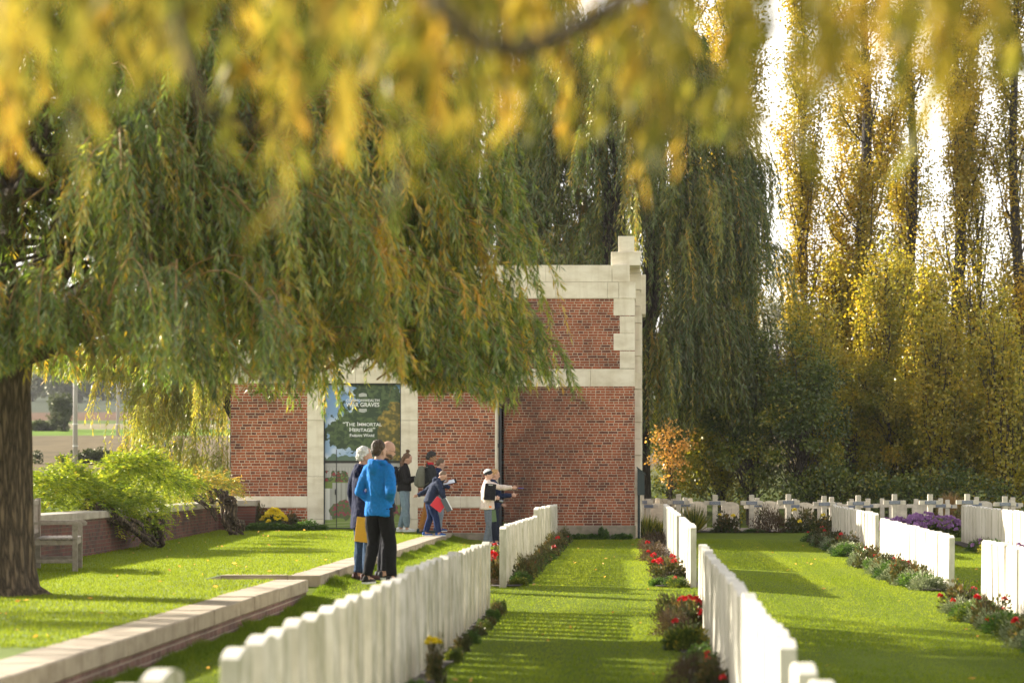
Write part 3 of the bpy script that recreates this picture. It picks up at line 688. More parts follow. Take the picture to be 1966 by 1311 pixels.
def crosses():
    cr = MB(); cr.bevbox(-.065, -.06, -.2, .065, .06, .97, .008); cr.bevbox(-.29, -.052, .70, -.066, .052, .81, .006); cr.bevbox(.066, -.052, .70, .29, .052, .81, .006)
    body = cr.mesh('cross_body'); body.materials.append(M['cross'])
    pl = MB(); pl.bevbox(-.145, -.075, .712, .145, -.0605, .80, .004)
    for r, (a, b) in enumerate(((.10, .10), (.11, .07), (.09, .09))):
        pass
    pm = pl.mesh('plaque'); pm.materials.append(M['plaque'])
    let = MB()
    for r in range(3):
        x = -.12
        rr = random.Random(r)
        while x < .11:
            w = rr.uniform(.012, .03); let.box(x, -.0765, .724+r*.024, min(x+w, .12), -.0752, .732+r*.024); x += w+.008
    lm = let.mesh('inscription'); lm.materials.append(simple('pale_inscription', (.5, .5, .5)))
    rows = [(63.0, 0, 1.0, 0.0, 'front', 70, 1232), (64.6, 33, .93, -.03, 'second', 70, 1246), (66.4, 12, .90, -.05, 'third', 62, 1262)]
    for (Y, off, s, dz, rn, pitch, px0) in rows:
        i = 0; px = px0
        while px < 2010:
            X = WX(px, Y)+random.uniform(-.03, .03)
            plaque = rn != 'third' or i % 3 == 0
            if rn == 'front' or random.random() < .85:
                e = empty('grave_cross', (X, Y+random.uniform(-.08, .08), dz+random.uniform(-.02, .02)), random.uniform(-.05, .05)); e.scale = (s, s, s*random.uniform(.96, 1.03))
                link('cross_body', body, None, e)
                if plaque:
                    p = link('plaque', pm, None, e)
                    if rn == 'front': link('inscription', lm, None, p)
                tag(e, 'stone cross %s, %s from the building in the %s row of crosses' % ('with grey plaque' if plaque else 'without plaque', 'first' if i == 0 else ORD[i] if i < 40 else 'last', rn), 'cross', 'grave crosses in the %s row' % rn)
            i += 1; px += pitch+random.uniform(-2, 2)
    # rounded slabs standing among the crosses
    sl = MB(); prof = [(-.24, -.2), (.24, -.2), (.24, .56)]+[(.24*math.cos(a), .56+.10*math.sin(a)) for a in [math.pi*k/10 for k in range(1, 10)]]+[(-.24, .56)]
    sl.loft([[(x, .05, z) for x, z in prof], [(x, -.05, z) for x, z in prof]]); me = sl.mesh('rounded_headstone'); me.materials.append(M['cross'])
    for k, px in enumerate((1262, 1340, 1402, 1478, 1545, 1612, 1724, 1768, 1888)):
        Y = 65.4; o = link('rounded_headstone', me, None, None, (WX(px, Y), Y, .08+random.uniform(-.03, .05)))
        tag(o, 'low round-topped grave slab, %s from the building among the stone crosses' % ('first' if k == 0 else ORD[k]), 'headstone', 'round-topped slabs among the crosses')
    b = MB(); b.box(WX(1236, 70), 70, -.1, WX(1296, 70), 70.3, .66); b.bevbox(WX(1234, 70), 69.95, .661, WX(1298, 70), 70.35, .80, .01)
    o = b.build('garden_wall', M['wall_coping']); tag(o, 'short pale wall behind the crosses next to the building', 'wall')
crosses()

def soil_strips():
    for (x0, x1, y0, y1) in ((-1.84, -1.50, 9.2, 28.3), (-1.84, -1.47, 31.9, 54.4), (.42, .84, 10.6, 26.6), (.34, .90, 31.9, 55), (3.98, 4.5, 17.5, 29.8), (3.98, 4.55, 33.4, 43.6), (4.1, 4.9, 47.2, 55.5), (7.2, 7.75, 37.8, 55.8), (.1, 11.5, 62.2, 67.2)):
        ys = np.linspace(y0, y1, int((y1-y0)*3)+2); xs = np.linspace(x0, x1, 5); X, Y = np.meshgrid(xs, ys); 
        jit = np.sin(Y*2.1+X*3)*.03*((X == x0) | (X == x1)); Z = gz(X, Y)+.022
        n, m = X.shape; idx = np.arange(n*m).reshape(n, m); Q = np.stack([idx[:-1, :-1], idx[:-1, 1:], idx[1:, 1:], idx[1:, :-1]], -1).reshape(-1, 4)
        o = link('soil_bed', np_mesh('soil_bed', np.stack([X+jit, Y, Z], -1).reshape(-1, 3), Q), M['soil']); tag(o, kind='structure')
BEDS = [(-1.84, -1.50, 9.2, 28.3), (-1.84, -1.47, 31.9, 54.4), (.42, .84, 10.6, 26.6), (.34, .90, 31.9, 55), (3.98, 4.5, 17.5, 29.8), (3.98, 4.55, 33.4, 43.6), (4.1, 4.9, 47.2, 55.5), (7.2, 7.75, 37.8, 55.8)]
soil_strips()

# ------------------------------------------------------------------ grass
def grass():
    rng = np.random.default_rng(11)
    def blades(X, Y, Z, h, w, tint):
        n = len(X); a = rng.uniform(0, 2*math.pi, n); lean = rng.uniform(.1, .8, n)*h; b = rng.uniform(0, 2*math.pi, n)
        B = np.stack([X, Y, Z], -1); S = np.stack([np.cos(a), np.sin(a), 0*a], -1)*(w/2)[:, None]
        T = B+np.stack([np.cos(b)*lean, np.sin(b)*lean, h], -1)
        return np.stack([B-S, B+S, T], 1).reshape(-1, 3), np.repeat(tint, 3)
    # open lawn, thicker where it is nearer the camera
    n = 520000; Y = 9+(56.5-9)*rng.random(n)**1.25; X = rng.uniform(-4.1, 9.5, n)
    keep = np.abs(X-(-.0)) < 1e9
    px = VX+F*X/Y; keep &= (px > -60) & (px < 2040)
    for (x0, x1, y0, y1) in BEDS: keep &= ~((X > x0+.02) & (X < x1-.02) & (Y > y0) & (Y < y1))
    keep &= ~((X < TX1+.0))
    keep &= ~((Y > 54.0) & (X < -3.0)) & ~((Y > 55.9) & (X < .1))
    X, Y = X[keep], Y[keep]
    stripe = .10*np.sign(np.sin(X*2*math.pi/1.15))
    h = rng.uniform(.014, .026, len(X)); V1, t1 = blades(X, Y, gz(X, Y)-.002, h, np.full(len(X), .011), np.clip(rng.normal(.42, .11, len(X))+stripe*.7, 0, .9))
    # terrace lawn
    n = 170000; Y = 18+(53.9-18)*rng.random(n)**1.1; X = rng.uniform(-9.2, -4.36, n); px = VX+F*X/Y
    keep = (px > -60) & ~((Y > 29.7) & (Y < 30.98) & (X > -5.3)) & (X > -8.75-.015*(Y-30))
    X, Y = X[keep], Y[keep]
    h = rng.uniform(.018, .036, len(X)); V2, t2 = blades(X, Y, tz(X, Y)-.002, h, np.full(len(X), .011), np.clip(rng.normal(.42, .11, len(X)), 0, .9))
    # longer tufts at the foot of the edging walls and along the beds
    n = 42000; Y = rng.uniform(14, 53.8, n); X = TX1+.02+np.abs(rng.normal(0, .13, n))
    h = rng.uniform(.05, .15, n)*np.exp(-(X-TX1)*2.0)*(.55+.45*np.sin(Y*3.1)*np.sin(Y*1.3+1)); V3, t3 = blades(X, Y, gz(X, Y), h, np.full(n, .010), np.clip(rng.normal(.15, .15, n), 0, .9))
    vs, ts = [V1, V2, V3], [t1, t2, t3]
    V = np.concatenate(vs); tt = np.concatenate(ts); Q = np.arange(len(V)).reshape(-1, 3)
    o = link('grass', np_mesh('grass', V, Q, tint=tt), M['grass']); tag(o, 'short bright green mown grass covering the lawns', 'grass', kind='stuff')
    # fallen leaves
    n = 300; Y = 10+44*rng.random(n)**1.3; X = np.where(rng.random(n) < .4, rng.uniform(-8.5, -4.3, n), rng.uniform(-3.6, 6.5, n))
    Z = np.where(X < -4.2, tz(X, Y), gz(X, Y))+.03
    P = np.stack([X, Y, Z], -1); D = np.stack([rng.normal(size=n), rng.normal(size=n), rng.normal(0, .25, n)], -1)
    V, Q, tt = leaf_quads(P, D, rng.uniform(.04, .08, n), rng.uniform(.02, .035, n), rng.uniform(.3, 1, n), rng)
    o = link('fallen_leaves', np_mesh('fallen_leaves', V, Q, tint=tt), M['leaf_orange']); tag(o, 'scattered yellow and orange fallen leaves lying on the lawn', 'leaves', kind='stuff')
grass()
# ------------------------------------------------------------------ trees
def strands_mesh(S, d0, Lg, K, leafL, leafW, rng, tint0, spread=.35, sway=.25, clip=None, mid=.45, tw=.0035):
    """hanging willow strands. S (N,3) start, d0 (N,3) outward start direction, Lg (N,) lengths"""
    N = len(S); t = np.linspace(0, 1, K)[None, :, None]; Lg_ = Lg[:, None, None]
    dh = d0[:, None, :]; a = rng.uniform(.10, spread, N)[:, None, None]
    sw = rng.normal(size=(N, 1, 3))*np.array([sway, sway, 0])
    P = S[:, None, :]+dh*Lg_*a*(1-np.exp(-t*3.2))+sw*Lg_*t*t*.5
    P[..., 2] -= (Lg_*(t-.10*(1-np.exp(-t*5))))[..., 0]
    if clip is not None:
        zmin = clip(P[..., 0], P[..., 1]); 
    Tn = unit(np.gradient(P, axis=1))
    # leaves
    m = rng.integers(0, 1, 1)
    jit = rng.normal(0, 1, (N, K, 3)); jit -= Tn*(jit*Tn).sum(-1, keepdims=True); jit = unit(jit)
    ang = rng.uniform(.25, .75, (N, K, 1)); D = Tn*np.cos(ang)+jit*np.sin(ang)
    ok = np.ones((N, K), bool); ok[:, 0] = False
    if clip is not None: ok &= P[..., 2] > zmin
    ok &= rng.random((N, K)) < .93
    Pf = P[ok]; Df = D[ok]; tf = (tint0[:, None]+rng.normal(0, .13, (N, K)))[ok]
    lf = leafL*rng.uniform(.65, 1.25, len(Pf)); taper = 1.0
    V, Q, tt = leaf_quads(Pf, Df, lf, leafW*rng.uniform(.7, 1.25, len(Pf)), np.clip(tf, 0, 1), rng, mid)
    # twigs, subsampled polylines
    idx = np.linspace(0, K-1, 6).astype(int); poly = P[:, idx, :]
    if clip is not None: poly[..., 2] = np.maximum(poly[..., 2], clip(poly[..., 0], poly[..., 1])-.02)
    tV, tQ = np_tubes(poly, tw, tw*.35, 3)
    return (V, Q, tt), (tV, tQ)

def curve_pts(p0, p1, bend, n=10, sag=0.0, rng=None, wob=0.0):
    p0 = np.array(p0, float); p1 = np.array(p1, float); t = np.linspace(0, 1, n)[:, None]
    P = p0*(1-t)+p1*t+np.array(bend)*(4*t*(1-t))
    if rng is not None and wob: P[1:-1] += rng.normal(0, wob, (n-2, 3))
    return P

def sprays(C, per, rng, BL, SL, tmu=.36, tsd=.17, up=.35):
    """arching boughlets springing outward from C, each carrying a fringe of hanging strands"""
    n = len(C); out = unit(C*np.array([1, 1, 0])+rng.normal(0, 1.6, (n, 3))*np.array([1, 1, 0])); L = rng.uniform(*BL, n); t = np.linspace(0, 1, 8)[None, :, None]
    B = (C-out*L[:, None]*.4)[:, None, :]+out[:, None, :]*L[:, None, None]*t; B[..., 2] += (L*up)[:, None]*(np.sin(t[..., 0]*2.2)*1.0-t[..., 0]**2*1.1)
    i = np.repeat(np.arange(n), per); u = rng.random(len(i))**.7; k = u*6.999; k0 = k.astype(int); f = (k-k0)[:, None]
    S = B[i, k0]*(1-f)+B[i, k0+1]*f+rng.normal(0, .05, (len(i), 3)); S[:, 2] -= .0
    d = unit(out[i]+rng.normal(0, .45, (len(i), 3))*np.array([1, 1, 0])); Lg = rng.uniform(*SL, len(i))*(1-.35*u)*rng.uniform(.7, 1.2, n)[i]
    tn = rng.normal(tmu, tsd, n)[i]+.12*(u-.5)
    return S, d, Lg, tn, B

def near_willow():
    rng = np.random.default_rng(21)
    bx, by, bz = -6.87, 25.9, .19
    e = empty('willow_tree', (bx, by, bz)); tag(e, 'large weeping willow with thick furrowed trunk at the left edge', 'tree')
    # trunk
    n = 28; rings = []
    for z, r in ((-.15, .62), (.0, .54), (.10, .49), (.28, .455), (.6, .43), (1.1, .41), (1.7, .39), (2.2, .375), (2.5, .40), (2.75, .44), (3.0, .40), (3.3, .30)):
        rings.append([(.02*z+r*math.cos(a)*(1+.05*math.sin(5*a+z)+.035*math.sin(11*a+1.3*z)+(.22*max(0, math.sin(3*a+.5)) if z < .05 else 0)), r*math.sin(a)*(1+.05*math.sin(4*a)), z) for a in [2*math.pi*k/n for k in range(n)]])
    b = MB(); b.loft(rings)
    tips = [(2.1, -1.0, 2.95), (4.4, -.6, 3.4), (1.2, -3.6, 3.9), (-2.5, -2.8, 3.8), (-3.6, 1.2, 4.2), (-.5, 3.4, 4.0), (3.0, 2.4, 4.1), (.4, -.3, 6.3), (2.2, -2.2, 5.2), (-1.5, -1.2, 5.6), (1.8, 1.5, 5.6), (3.4, -2.9, 3.3)]
    limbs = []
    for i, tp in enumerate(tips):
        tp = np.array(tp); st = np.array([.15*np.sign(tp[0]), .1*np.sign(tp[1]), 2.5 if i > 1 else 2.55])
        P = curve_pts(st, tp, (0, 0, .45 if tp[2] < 4.5 else .1), 10, rng=rng, wob=.06)
        if i in (0, 1): P = curve_pts(st, tp, (0, 0, .12), 10, rng=rng, wob=.05)
        b.tube([tuple(p) for p in P], list(np.linspace(.20 if i > 1 else .17, .045, 10)), 10); limbs.append(P)
    # secondary limbs to the canopy
    sec = []
    for i in range(150):
        L = limbs[rng.integers(len(limbs))]; s = L[rng.integers(4, 10)]
        th = rng.uniform(-2.6, 1.0); ph = rng.uniform(.05, 1.35)
        q = np.array([math.cos(th)*math.cos(ph)*5.3, math.sin(th)*math.cos(ph)*5.3, 2.3+math.sin(ph)*4.9])
        if np.linalg.norm(q-s) > 4.2: q = s+(q-s)*.7
        sec.append(curve_pts(s, q, (0, 0, .35), 8, rng=rng, wob=.05))
    sV, sQ = np_tubes(np.array(sec), .045, .010, 5)
    b.build('trunk', M['bark'], e, True)
    link('branches', np_mesh('branches', sV, sQ, smooth=True), M['bark'], e)
    # canopy: strands hang from a dome, in several shingled layers, and along the secondary limbs
    N = 10500
    th = rng.uniform(0, 2*math.pi, N); sp = rng.uniform(-.02, 1, N); rr = rng.uniform(.55, 1.0, N)**.6
    cp = np.sqrt(np.clip(1-sp**2, 0, 1))
    lump = 1+.09*np.sin(th*5+sp*4)+.07*np.sin(th*11+sp*9+1)
    S = np.stack([np.cos(th)*cp*6.0*rr*lump, np.sin(th)*cp*6.0*rr*lump, 2.35+sp*5.6*rr], -1)
    # thin out the upper left where the sky shows through
    px = VX+F*(S[:, 0]+bx)/(S[:, 1]+by); py = VY-F*(S[:, 2]+bz-CH)/(S[:, 1]+by)
    gap = (px < 170) & (py < 480)
    cl = np.sin(S[:, 0]*2.3+1)*np.sin(S[:, 1]*1.9)*np.sin(S[:, 2]*1.7+2)
    keep = ~(gap & (rng.random(N) < .60)) & ~(cl < -.42) & (rng.random(N) < np.where(S[:, 1] > .8, .16, 1.0)) & (rng.random(N) < np.where(S[:, 0] < -.9, .15, 1.0))
    S = S[keep]; NS = min(600, len(S)); S = S[rng.permutation(len(S))[:NS]]
    S, d0, Lg, st, bq = sprays(S, 16, rng, (.7, 1.7), (.45, 1.5)); bx_ = VX+F*(bq[:, -1, 0]+bx)/(bq[:, -1, 1]+by); bq = bq[bx_ < np.interp(VY-F*(bq[:, -1, 2]+bz-CH)/(bq[:, -1, 1]+by), [-400, 0, 230, 400, 560, 800], [840, 880, 960, 1005, 1050, 1060])]; link('sprays', np_mesh('sprays', *np_tubes(bq, .011, .004, 4)), M['twig'], e)
    sx_ = VX+F*(S[:, 0]+bx)/(S[:, 1]+by); sy_ = VY-F*(S[:, 2]+bz-CH)/(S[:, 1]+by); lim = np.interp(sy_, [-400, 0, 230, 400, 560, 800], [850, 890, 955, 1000, 1050, 1055]); back = (sx_ > lim) | ((sx_ > lim-110) & (rng.random(len(S)) < .4)); S, d0, Lg, st = S[~back], d0[~back], Lg[~back], st[~back]; N = len(S)
    # strands springing along the fanning boughs: gives the shingled sprays
    N2 = 1800; k = rng.integers(0, len(sec), N2); j = rng.integers(2, 8, N2); S2 = np.array(sec)[k, j]+rng.normal(0, .07, (N2, 3)); d2 = unit(S2*np.array([1, 1, 0])+rng.normal(0, .8, (N2, 3))*np.array([1, 1, 0]))
    S = np.concatenate([S, S2]); d0 = np.concatenate([d0, d2]); Lg = np.concatenate([Lg, rng.uniform(.5, 1.5, N2)]); N = len(S)
    tint = np.clip(np.concatenate([st, rng.normal(.25, .15, N2)])+rng.normal(0, .09, N)+.40*(rng.random(N) < .12), 0, 1)
    def clip(X, Y):      # the skirt of the tree ends at a ragged line above head height
        return 2.40+.11*np.sin(X*3.1+1)+.10*np.sin(X*7.7)+.06*np.sin(Y*5)+.16*np.clip((-X+1.6)*.5, -1.2, 1)*(X < 4)+np.clip((X-4.2)*-.10, -.25, 0)-.05
    (V, Q, tt), (tV, tQ) = strands_mesh(S, d0, Lg, 46, .105, .0165, rng, tint, spread=.5, sway=.22, clip=clip)
    link('crown', np_mesh('crown', V, Q, tint=tt), M['leaf_willow'], e)
    link('twigs', np_mesh('twigs', tV, tQ), M['twig'], e)
near_willow()

def back_willow(name_label, cx, cy, rx, ry, ztop, zbot, N, seed, mat, leafL=.19, leafW=.042, tint_mu=.3, trunk_r=.4, lobes=(), K=34, Lr=(1.5, 4.0), zbase=0.0):
    rng = np.random.default_rng(seed); zb = zbase
    e = empty('willow_tree', (cx, cy, zb)); tag(e, name_label, 'tree', 'weeping willows behind the building')
    b = MB(); b.loft([[(r*math.cos(a)*(1+.06*math.sin(3*a)), r*math.sin(a), z) for a in [2*math.pi*k/14 for k in range(14)]] for z, r in ((-.3, trunk_r*1.5), (.2, trunk_r*1.1), (1.5, trunk_r*.95), (3.5, trunk_r*.85), (5, trunk_r*.6))])
    limbs = []
    for i in range(12):
        a = rng.uniform(0, 2*math.pi); h = rng.uniform(.45, .95); q = (math.cos(a)*rx*.55, math.sin(a)*ry*.55, zbot+(ztop-zbot)*h)
        P = curve_pts((0, 0, rng.uniform(2.5, 4.5)), q, (0, 0, 1.0), 9, rng=rng, wob=.12); limbs.append(P); b.tube([tuple(p) for p in P], list(np.linspace(trunk_r*.5, .05, 9)), 8)
    b.build('trunk', M['bark_poplar'], e, True)
    th = rng.uniform(0, 2*math.pi, N); sp = rng.uniform(0.02, 1, N)**.9; cp = np.sqrt(np.clip(1-sp**3.2, 0, 1)); rr = rng.uniform(.45, 1, N)**.5
    lump = 1+.08*np.sin(th*4+1)+.08*np.sin(th*9+sp*7)
    S = np.stack([np.cos(th)*cp*rx*rr*lump, np.sin(th)*cp*ry*rr*lump, zbot+sp*(ztop-zbot)], -1)
    cl = np.sin(S[:, 0]*1.1+seed)*np.sin(S[:, 1]*1.3)*np.sin(S[:, 2]*.8+2)
    S = S[(cl > -.5) & (rng.random(N) < np.where(S[:, 1] > 0, .5, 1.0))]; S = S[:len(S)//16+20]
    S, dd, Lg, st, bq = sprays(S, 18, rng, (1.0, 2.4), Lr, tint_mu, .17, .35)
    for (lx, ly, lz, r, n, ll) in lobes:
        q = rng.normal(0, 1, (n, 3)); q = unit(q)*rng.random((n, 1))**.4*np.array([r, r, r*.8]); q[:, 2] = np.abs(q[:, 2]); S = np.concatenate([S, q+np.array([lx, ly, lz])]); Lg = np.concatenate([Lg, rng.uniform(ll*.5, ll, n)])
    N = len(S); d0 = unit(S*np.array([1, 1, 0])+rng.normal(0, .8, (N, 3))*np.array([1, 1, 0]))
    tint = np.clip(np.concatenate([st, rng.normal(tint_mu, .16, N-len(st))])+rng.normal(0, .07, N)+.4*(rng.random(N) < .10), 0, 1)
    clip = lambda X, Y: zbot-1.2+.8*np.sin(X*1.1+seed)+.5*np.sin(X*2.9+2)
    (V, Q, tt), (tV, tQ) = strands_mesh(S, d0, Lg, K, leafL, leafW, rng, tint, spread=.25, sway=.10, clip=clip, tw=.0035)
    link('crown', np_mesh('crown', V, Q, tint=tt), M[mat], e)
    link('twigs', np_mesh('twigs', tV, tQ), M['twig'], e)

Yw = 74.0
back_willow('tall dark green weeping willow behind the brick building', WX(1225, Yw), Yw, 3.65, 3.5, 15.5, 3.6, 6200, 5, 'leaf_willow_back', tint_mu=.27, K=44,
            lobes=((1.6, -2.2, 5.6, 1.6, 520, 3.2), (2.3, -1.6, 4.2, 1.4, 420, 2.6), (-2.6, -2.0, 7.0, 1.9, 420, 3.0), (2.0, -1.5, 9.5, 1.8, 420, 3.2)), zbase=0)
back_willow('tall olive weeping willow behind the building, mostly hidden by the nearer leaves', WX(960, 78), 78, 4.6, 3.6, 17.5, 4.4, 4800, 9, 'leaf_willow_back', tint_mu=.42, zbase=.3)
back_willow('tall weeping willow behind the left part of the canopy', WX(560, 80), 80, 5.0, 4, 17, 5.2, 3800, 12, 'leaf_willow_back', tint_mu=.34, zbase=.6)
back_willow('bright yellow-green weeping willow beside the left end of the brick building', WX(455, 63), 63, 2.5, 2.3, 7.0, 1.2, 2600, 14, 'leaf_yellow', leafL=.13, leafW=.030, tint_mu=.5, trunk_r=.2, K=30, Lr=(.9, 2.4),
            lobes=((-2.6, 0, 4.5, 1.0, 420, .9), (-3.7, .3, 4.5, .8, 330, .6), (-4.7, .3, 4.6, .7, 240, .6), (-1.6, -.3, 3.9, 1.0, 420, 1.8)))

def poplar(lab, px, Y, H, wid, nl, leaves, seed, mat='leaf_poplar', tr=.24, dens=1.35, leaf=.10, z0=.7, grp='tall poplars on the right'):
    rng = np.random.default_rng(seed); X = WX(px, Y); z = g1(X, Y); e = empty('poplar_tree', (X, Y, z)); tag(e, lab, 'tree', grp)
    lean = rng.normal(0, .012, 2)
    zz = np.linspace(-.3, H, 16); T = np.stack([lean[0]*zz+.10*np.sin(zz*.6+seed), lean[1]*zz+.08*np.sin(zz*.5), zz], -1)
    V0, Q0 = np_tubes(T[None], tr*1.25, .03, 10)
    link('trunk', np_mesh('trunk', V0, Q0, smooth=True), M['bark_poplar'], e)
    polys = []; P_all, D_all, t_all = [], [], []
    per = leaves//nl
    for i in range(nl):
        h = z0+(H-z0-1)*rng.random()**.95; a = rng.uniform(0, 2*math.pi); L = rng.uniform(1.6, 4.4)*min(1, .35+(H-h)/H)
        base = np.array([np.interp(h, zz, T[:, 0]), np.interp(h, zz, T[:, 1]), h]); out = wid*rng.uniform(.35, 1.0)
        t = np.linspace(0, 1, 8)[:, None]
        P = base+np.array([math.cos(a), math.sin(a), 0])*out*(1-np.exp(-t*2.2))/.9+np.array([0, 0, L])*t+rng.normal(0, .05, (8, 3))*t
        polys.append(P)
        q = rng.random(); m = int(per*dens*(.15 if q < .22 else rng.uniform(.5, 1.6)))
        ncl = 9; cc = rng.uniform(.12, 1.05, ncl); cp_ = np.stack([np.interp(cc, t[:, 0], P[:, k]) for k in range(3)], -1)+rng.normal(0, .14, (ncl, 3))*np.array([1, 1, .6])
        w = rng.integers(0, ncl, m); P_all.append(cp_[w]+rng.normal(0, .15, (m, 3))*np.array([1, 1, 1.9])); t_all.append(np.clip(rng.normal(.6, .12)+rng.normal(0, .14, m), 0, 1))
    pv, pq = np_tubes(np.array(polys), .035, .006, 4)
    link('branches', np_mesh('branches', pv, pq), M['bark_poplar'], e)
    P = np.concatenate(P_all); n = len(P); D = rng.normal(size=(n, 3)); D[:, 2] -= .4
    V, Q, tt = leaf_quads(P, D, leaf*rng.uniform(.7, 1.3, n), leaf*.85*rng.uniform(.7, 1.2, n), np.concatenate(t_all), rng, .5)
    link('crown', np_mesh('crown', V, Q, tint=tt), M[mat], e)

poplar('narrow yellow poplar bordering the gap of white sky', 1545, 80, 17.5, .75, 60, 15000, 31, tr=.08, dens=1.3, z0=4)
poplar('tall yellow poplar with thick dark trunk right of the sky gap', 1652, 80, 24, 1.6, 130, 46000, 32, tr=.25)
poplar('slim yellow poplar between two thick-trunked poplars', 1745, 82, 22, 1.05, 80, 26000, 33, tr=.20)
poplar('tall golden poplar with thick trunk near the right edge', 1838, 80, 24, 1.25, 110, 32000, 34, tr=.22)
poplar('bare-twigged slender poplar beside the right gap of sky', 1880, 81, 15.5, .6, 60, 4000, 35, tr=.07, leaf=.07, dens=1)
poplar('poplar cut off by the right edge of the picture', 1958, 79, 22, 1.1, 90, 26000, 36, tr=.20)
poplar('golden poplar rising above the dark green willow', 1398, 86, 24, 1.25, 90, 30000, 37, tr=.17)
poplar('dark-stemmed poplar hidden in the crown of the willow', 1316, 88, 24, 1.0, 70, 16000, 38, tr=.18)

for q_, (px_, Y_, H_, w_) in enumerate(((1575, 74, 5.8, .7), (1610, 79, 7.2, .8), (1695, 76, 8.0, .85), (1775, 77, 7.5, .8), (1800, 73, 5.5, .7), (1895, 76, 7.0, .8), (1920, 72, 5.0, .7), (1560, 72, 5.5, .7))):
    poplar('young leafy poplar in the undergrowth, %s from the left' % ('second', 'third', 'fourth', 'fifth', 'sixth', 'seventh', 'eighth', 'first')[q_], px_, Y_, H_, w_, 60, 9000, 140+q_, 'leaf_bush', tr=.06, z0=.2, grp='young poplars in the undergrowth')

def bushy(lab, px, Y, zc, rx, rz, ry, ncl, leaves, seed, mat, leaf=.09, tr=.12, name='bush', cat='tree', cr=.55, grp=None, stems=1, zoff=None, asp=.8, hang=.3):
    rng = np.random.default_rng(seed); X = WX(px, Y); z = g1(X, Y) if zoff is None else zoff; e = empty(name, (X, Y, z)); tag(e, lab, cat, grp)
    c = unit(rng.normal(size=(ncl, 3)))*rng.random((ncl, 1))**.42*np.array([rx, ry, rz]); c[:, 2] += zc-z; c = c[c[:, 2] > .15]; ncl = len(c)
    polys = []
    for s in range(stems):
        bx_ = rng.normal(0, .25*(stems > 1)); polys.append(curve_pts((bx_, 0, -.2), (bx_*1.5, 0, (zc-z)+rz*.35), (.05, 0, 0), 8, rng=rng, wob=.03))
    V0, Q0 = np_tubes(np.array(polys), tr, tr*.3, 8)
    link('trunk', np_mesh('trunk', V0, Q0, smooth=True), M['bark_poplar'], e)
    br = np.array([curve_pts((0, 0, max(.1, q[2]*rng.uniform(.25, .7))), q, (0, 0, -.1), 6, rng=rng, wob=.05) for q in c])
    V1, Q1 = np_tubes(br, tr*.22, tr*.04, 4); link('branches', np_mesh('branches', V1, Q1), M['bark_poplar'], e)
    w = rng.integers(0, ncl, leaves); sz = rng.uniform(.6, 1.2, ncl)*cr; ct = rng.normal(0, .16, ncl)
    d = unit(rng.normal(size=(leaves, 3))); P = c[w]+d*(sz[w]*rng.random(leaves)**.5)[:, None]*np.array([1, 1, .75])
    D = d+rng.normal(0, .6, (leaves, 3)); D[:, 2] -= hang
    tt = np.clip(.45+ct[w]+rng.normal(0, .15, leaves), 0, 1)
    V, Q, tt = leaf_quads(P, D, leaf*rng.uniform(.7, 1.3, leaves), leaf*asp*rng.uniform(.7, 1.2, leaves), tt, rng, .5)
    link('crown', np_mesh('crown', V, Q, tint=tt), M[mat], e)

G_ = 'bushy trees under the poplars'
bushy('dark green bushy tree between the willow and the poplars', 1440, 72, 3.3, 1.5, 2.7, 1.3, 70, 15000, 51, 'leaf_dark', grp=G_)
bushy('dark green tree left of the thick poplar trunks', 1535, 71, 3.2, 1.2, 2.9, 1.2, 70, 14000, 52, 'leaf_dark', grp=G_)
bushy('yellow-green bushy tree at the foot of the leftmost thick poplar', 1625, 76, 3.0, 1.6, 2.6, 1.3, 80, 17000, 53, 'leaf_bush', grp=G_, stems=3)
bushy('golden bushy tree below the slim poplar', 1735, 75, 2.6, 1.6, 2.4, 1.3, 80, 17000, 54, 'leaf_bush', grp=G_, stems=3)
bushy('olive bushy tree below the right-hand thick poplar', 1838, 74, 2.3, 1.5, 2.0, 1.3, 75, 15000, 55, 'leaf_bush', grp=G_, stems=3)
bushy('olive bush at the right edge under the cut-off poplar', 1940, 73, 2.3, 1.5, 2.1, 1.3, 75, 15000, 56, 'leaf_bush', grp=G_, stems=2)
bushy('low dark bush behind the crosses under the right poplars', 1790, 71, .8, 2.6, .8, .9, 60, 9000, 57, 'leaf_dark', grp=G_)
bushy('low dark bush behind the crosses left of the poplars', 1590, 70.5, .9, 1.7, 1.0, .8, 45, 7000, 58, 'leaf_dark', grp=G_)
bushy('golden-leaved tree behind the orange sapling', 1285, 77, 3.0, 1.1, 2.4, 1.0, 50, 10000, 59, 'leaf_yellow', grp=G_, leaf=.09)
bushy('pale silvery tree far behind in the gap of sky', 1492, 120, 8.3, 1.5, 3.4, 1.5, 60, 7000, 60, 'leaf_silver', leaf=.13, grp=G_)
bushy('sunlit light green bush behind the crosses beside the willow trunk', 1345, 84, 3.0, 1.3, 1.6, 1.0, 50, 9000, 61, 'leaf_green', grp=G_)
bushy('dark ragged shrub behind the crosses beside the cabinet', 1385, 74.5, 1.9, 1.1, 1.8, .9, 50, 9000, 62, 'leaf_bush', grp=G_)
bushy('small sapling with orange leaves next to the dark green cabinet', 1284, 68, 1.95, .75, 1.05, .6, 34, 1000, 63, 'leaf_orange', leaf=.075, tr=.022, name='sapling', cr=.26)
bushy('dry ornamental grass clump behind the crosses near the purple asters', 1822, 69, .45, .3, .35, .3, 30, 1500, 64, 'leaf_dry', leaf=.22, tr=.02, name='ornamental_grass', cat='plant', cr=.2, asp=.05, hang=-1.2)

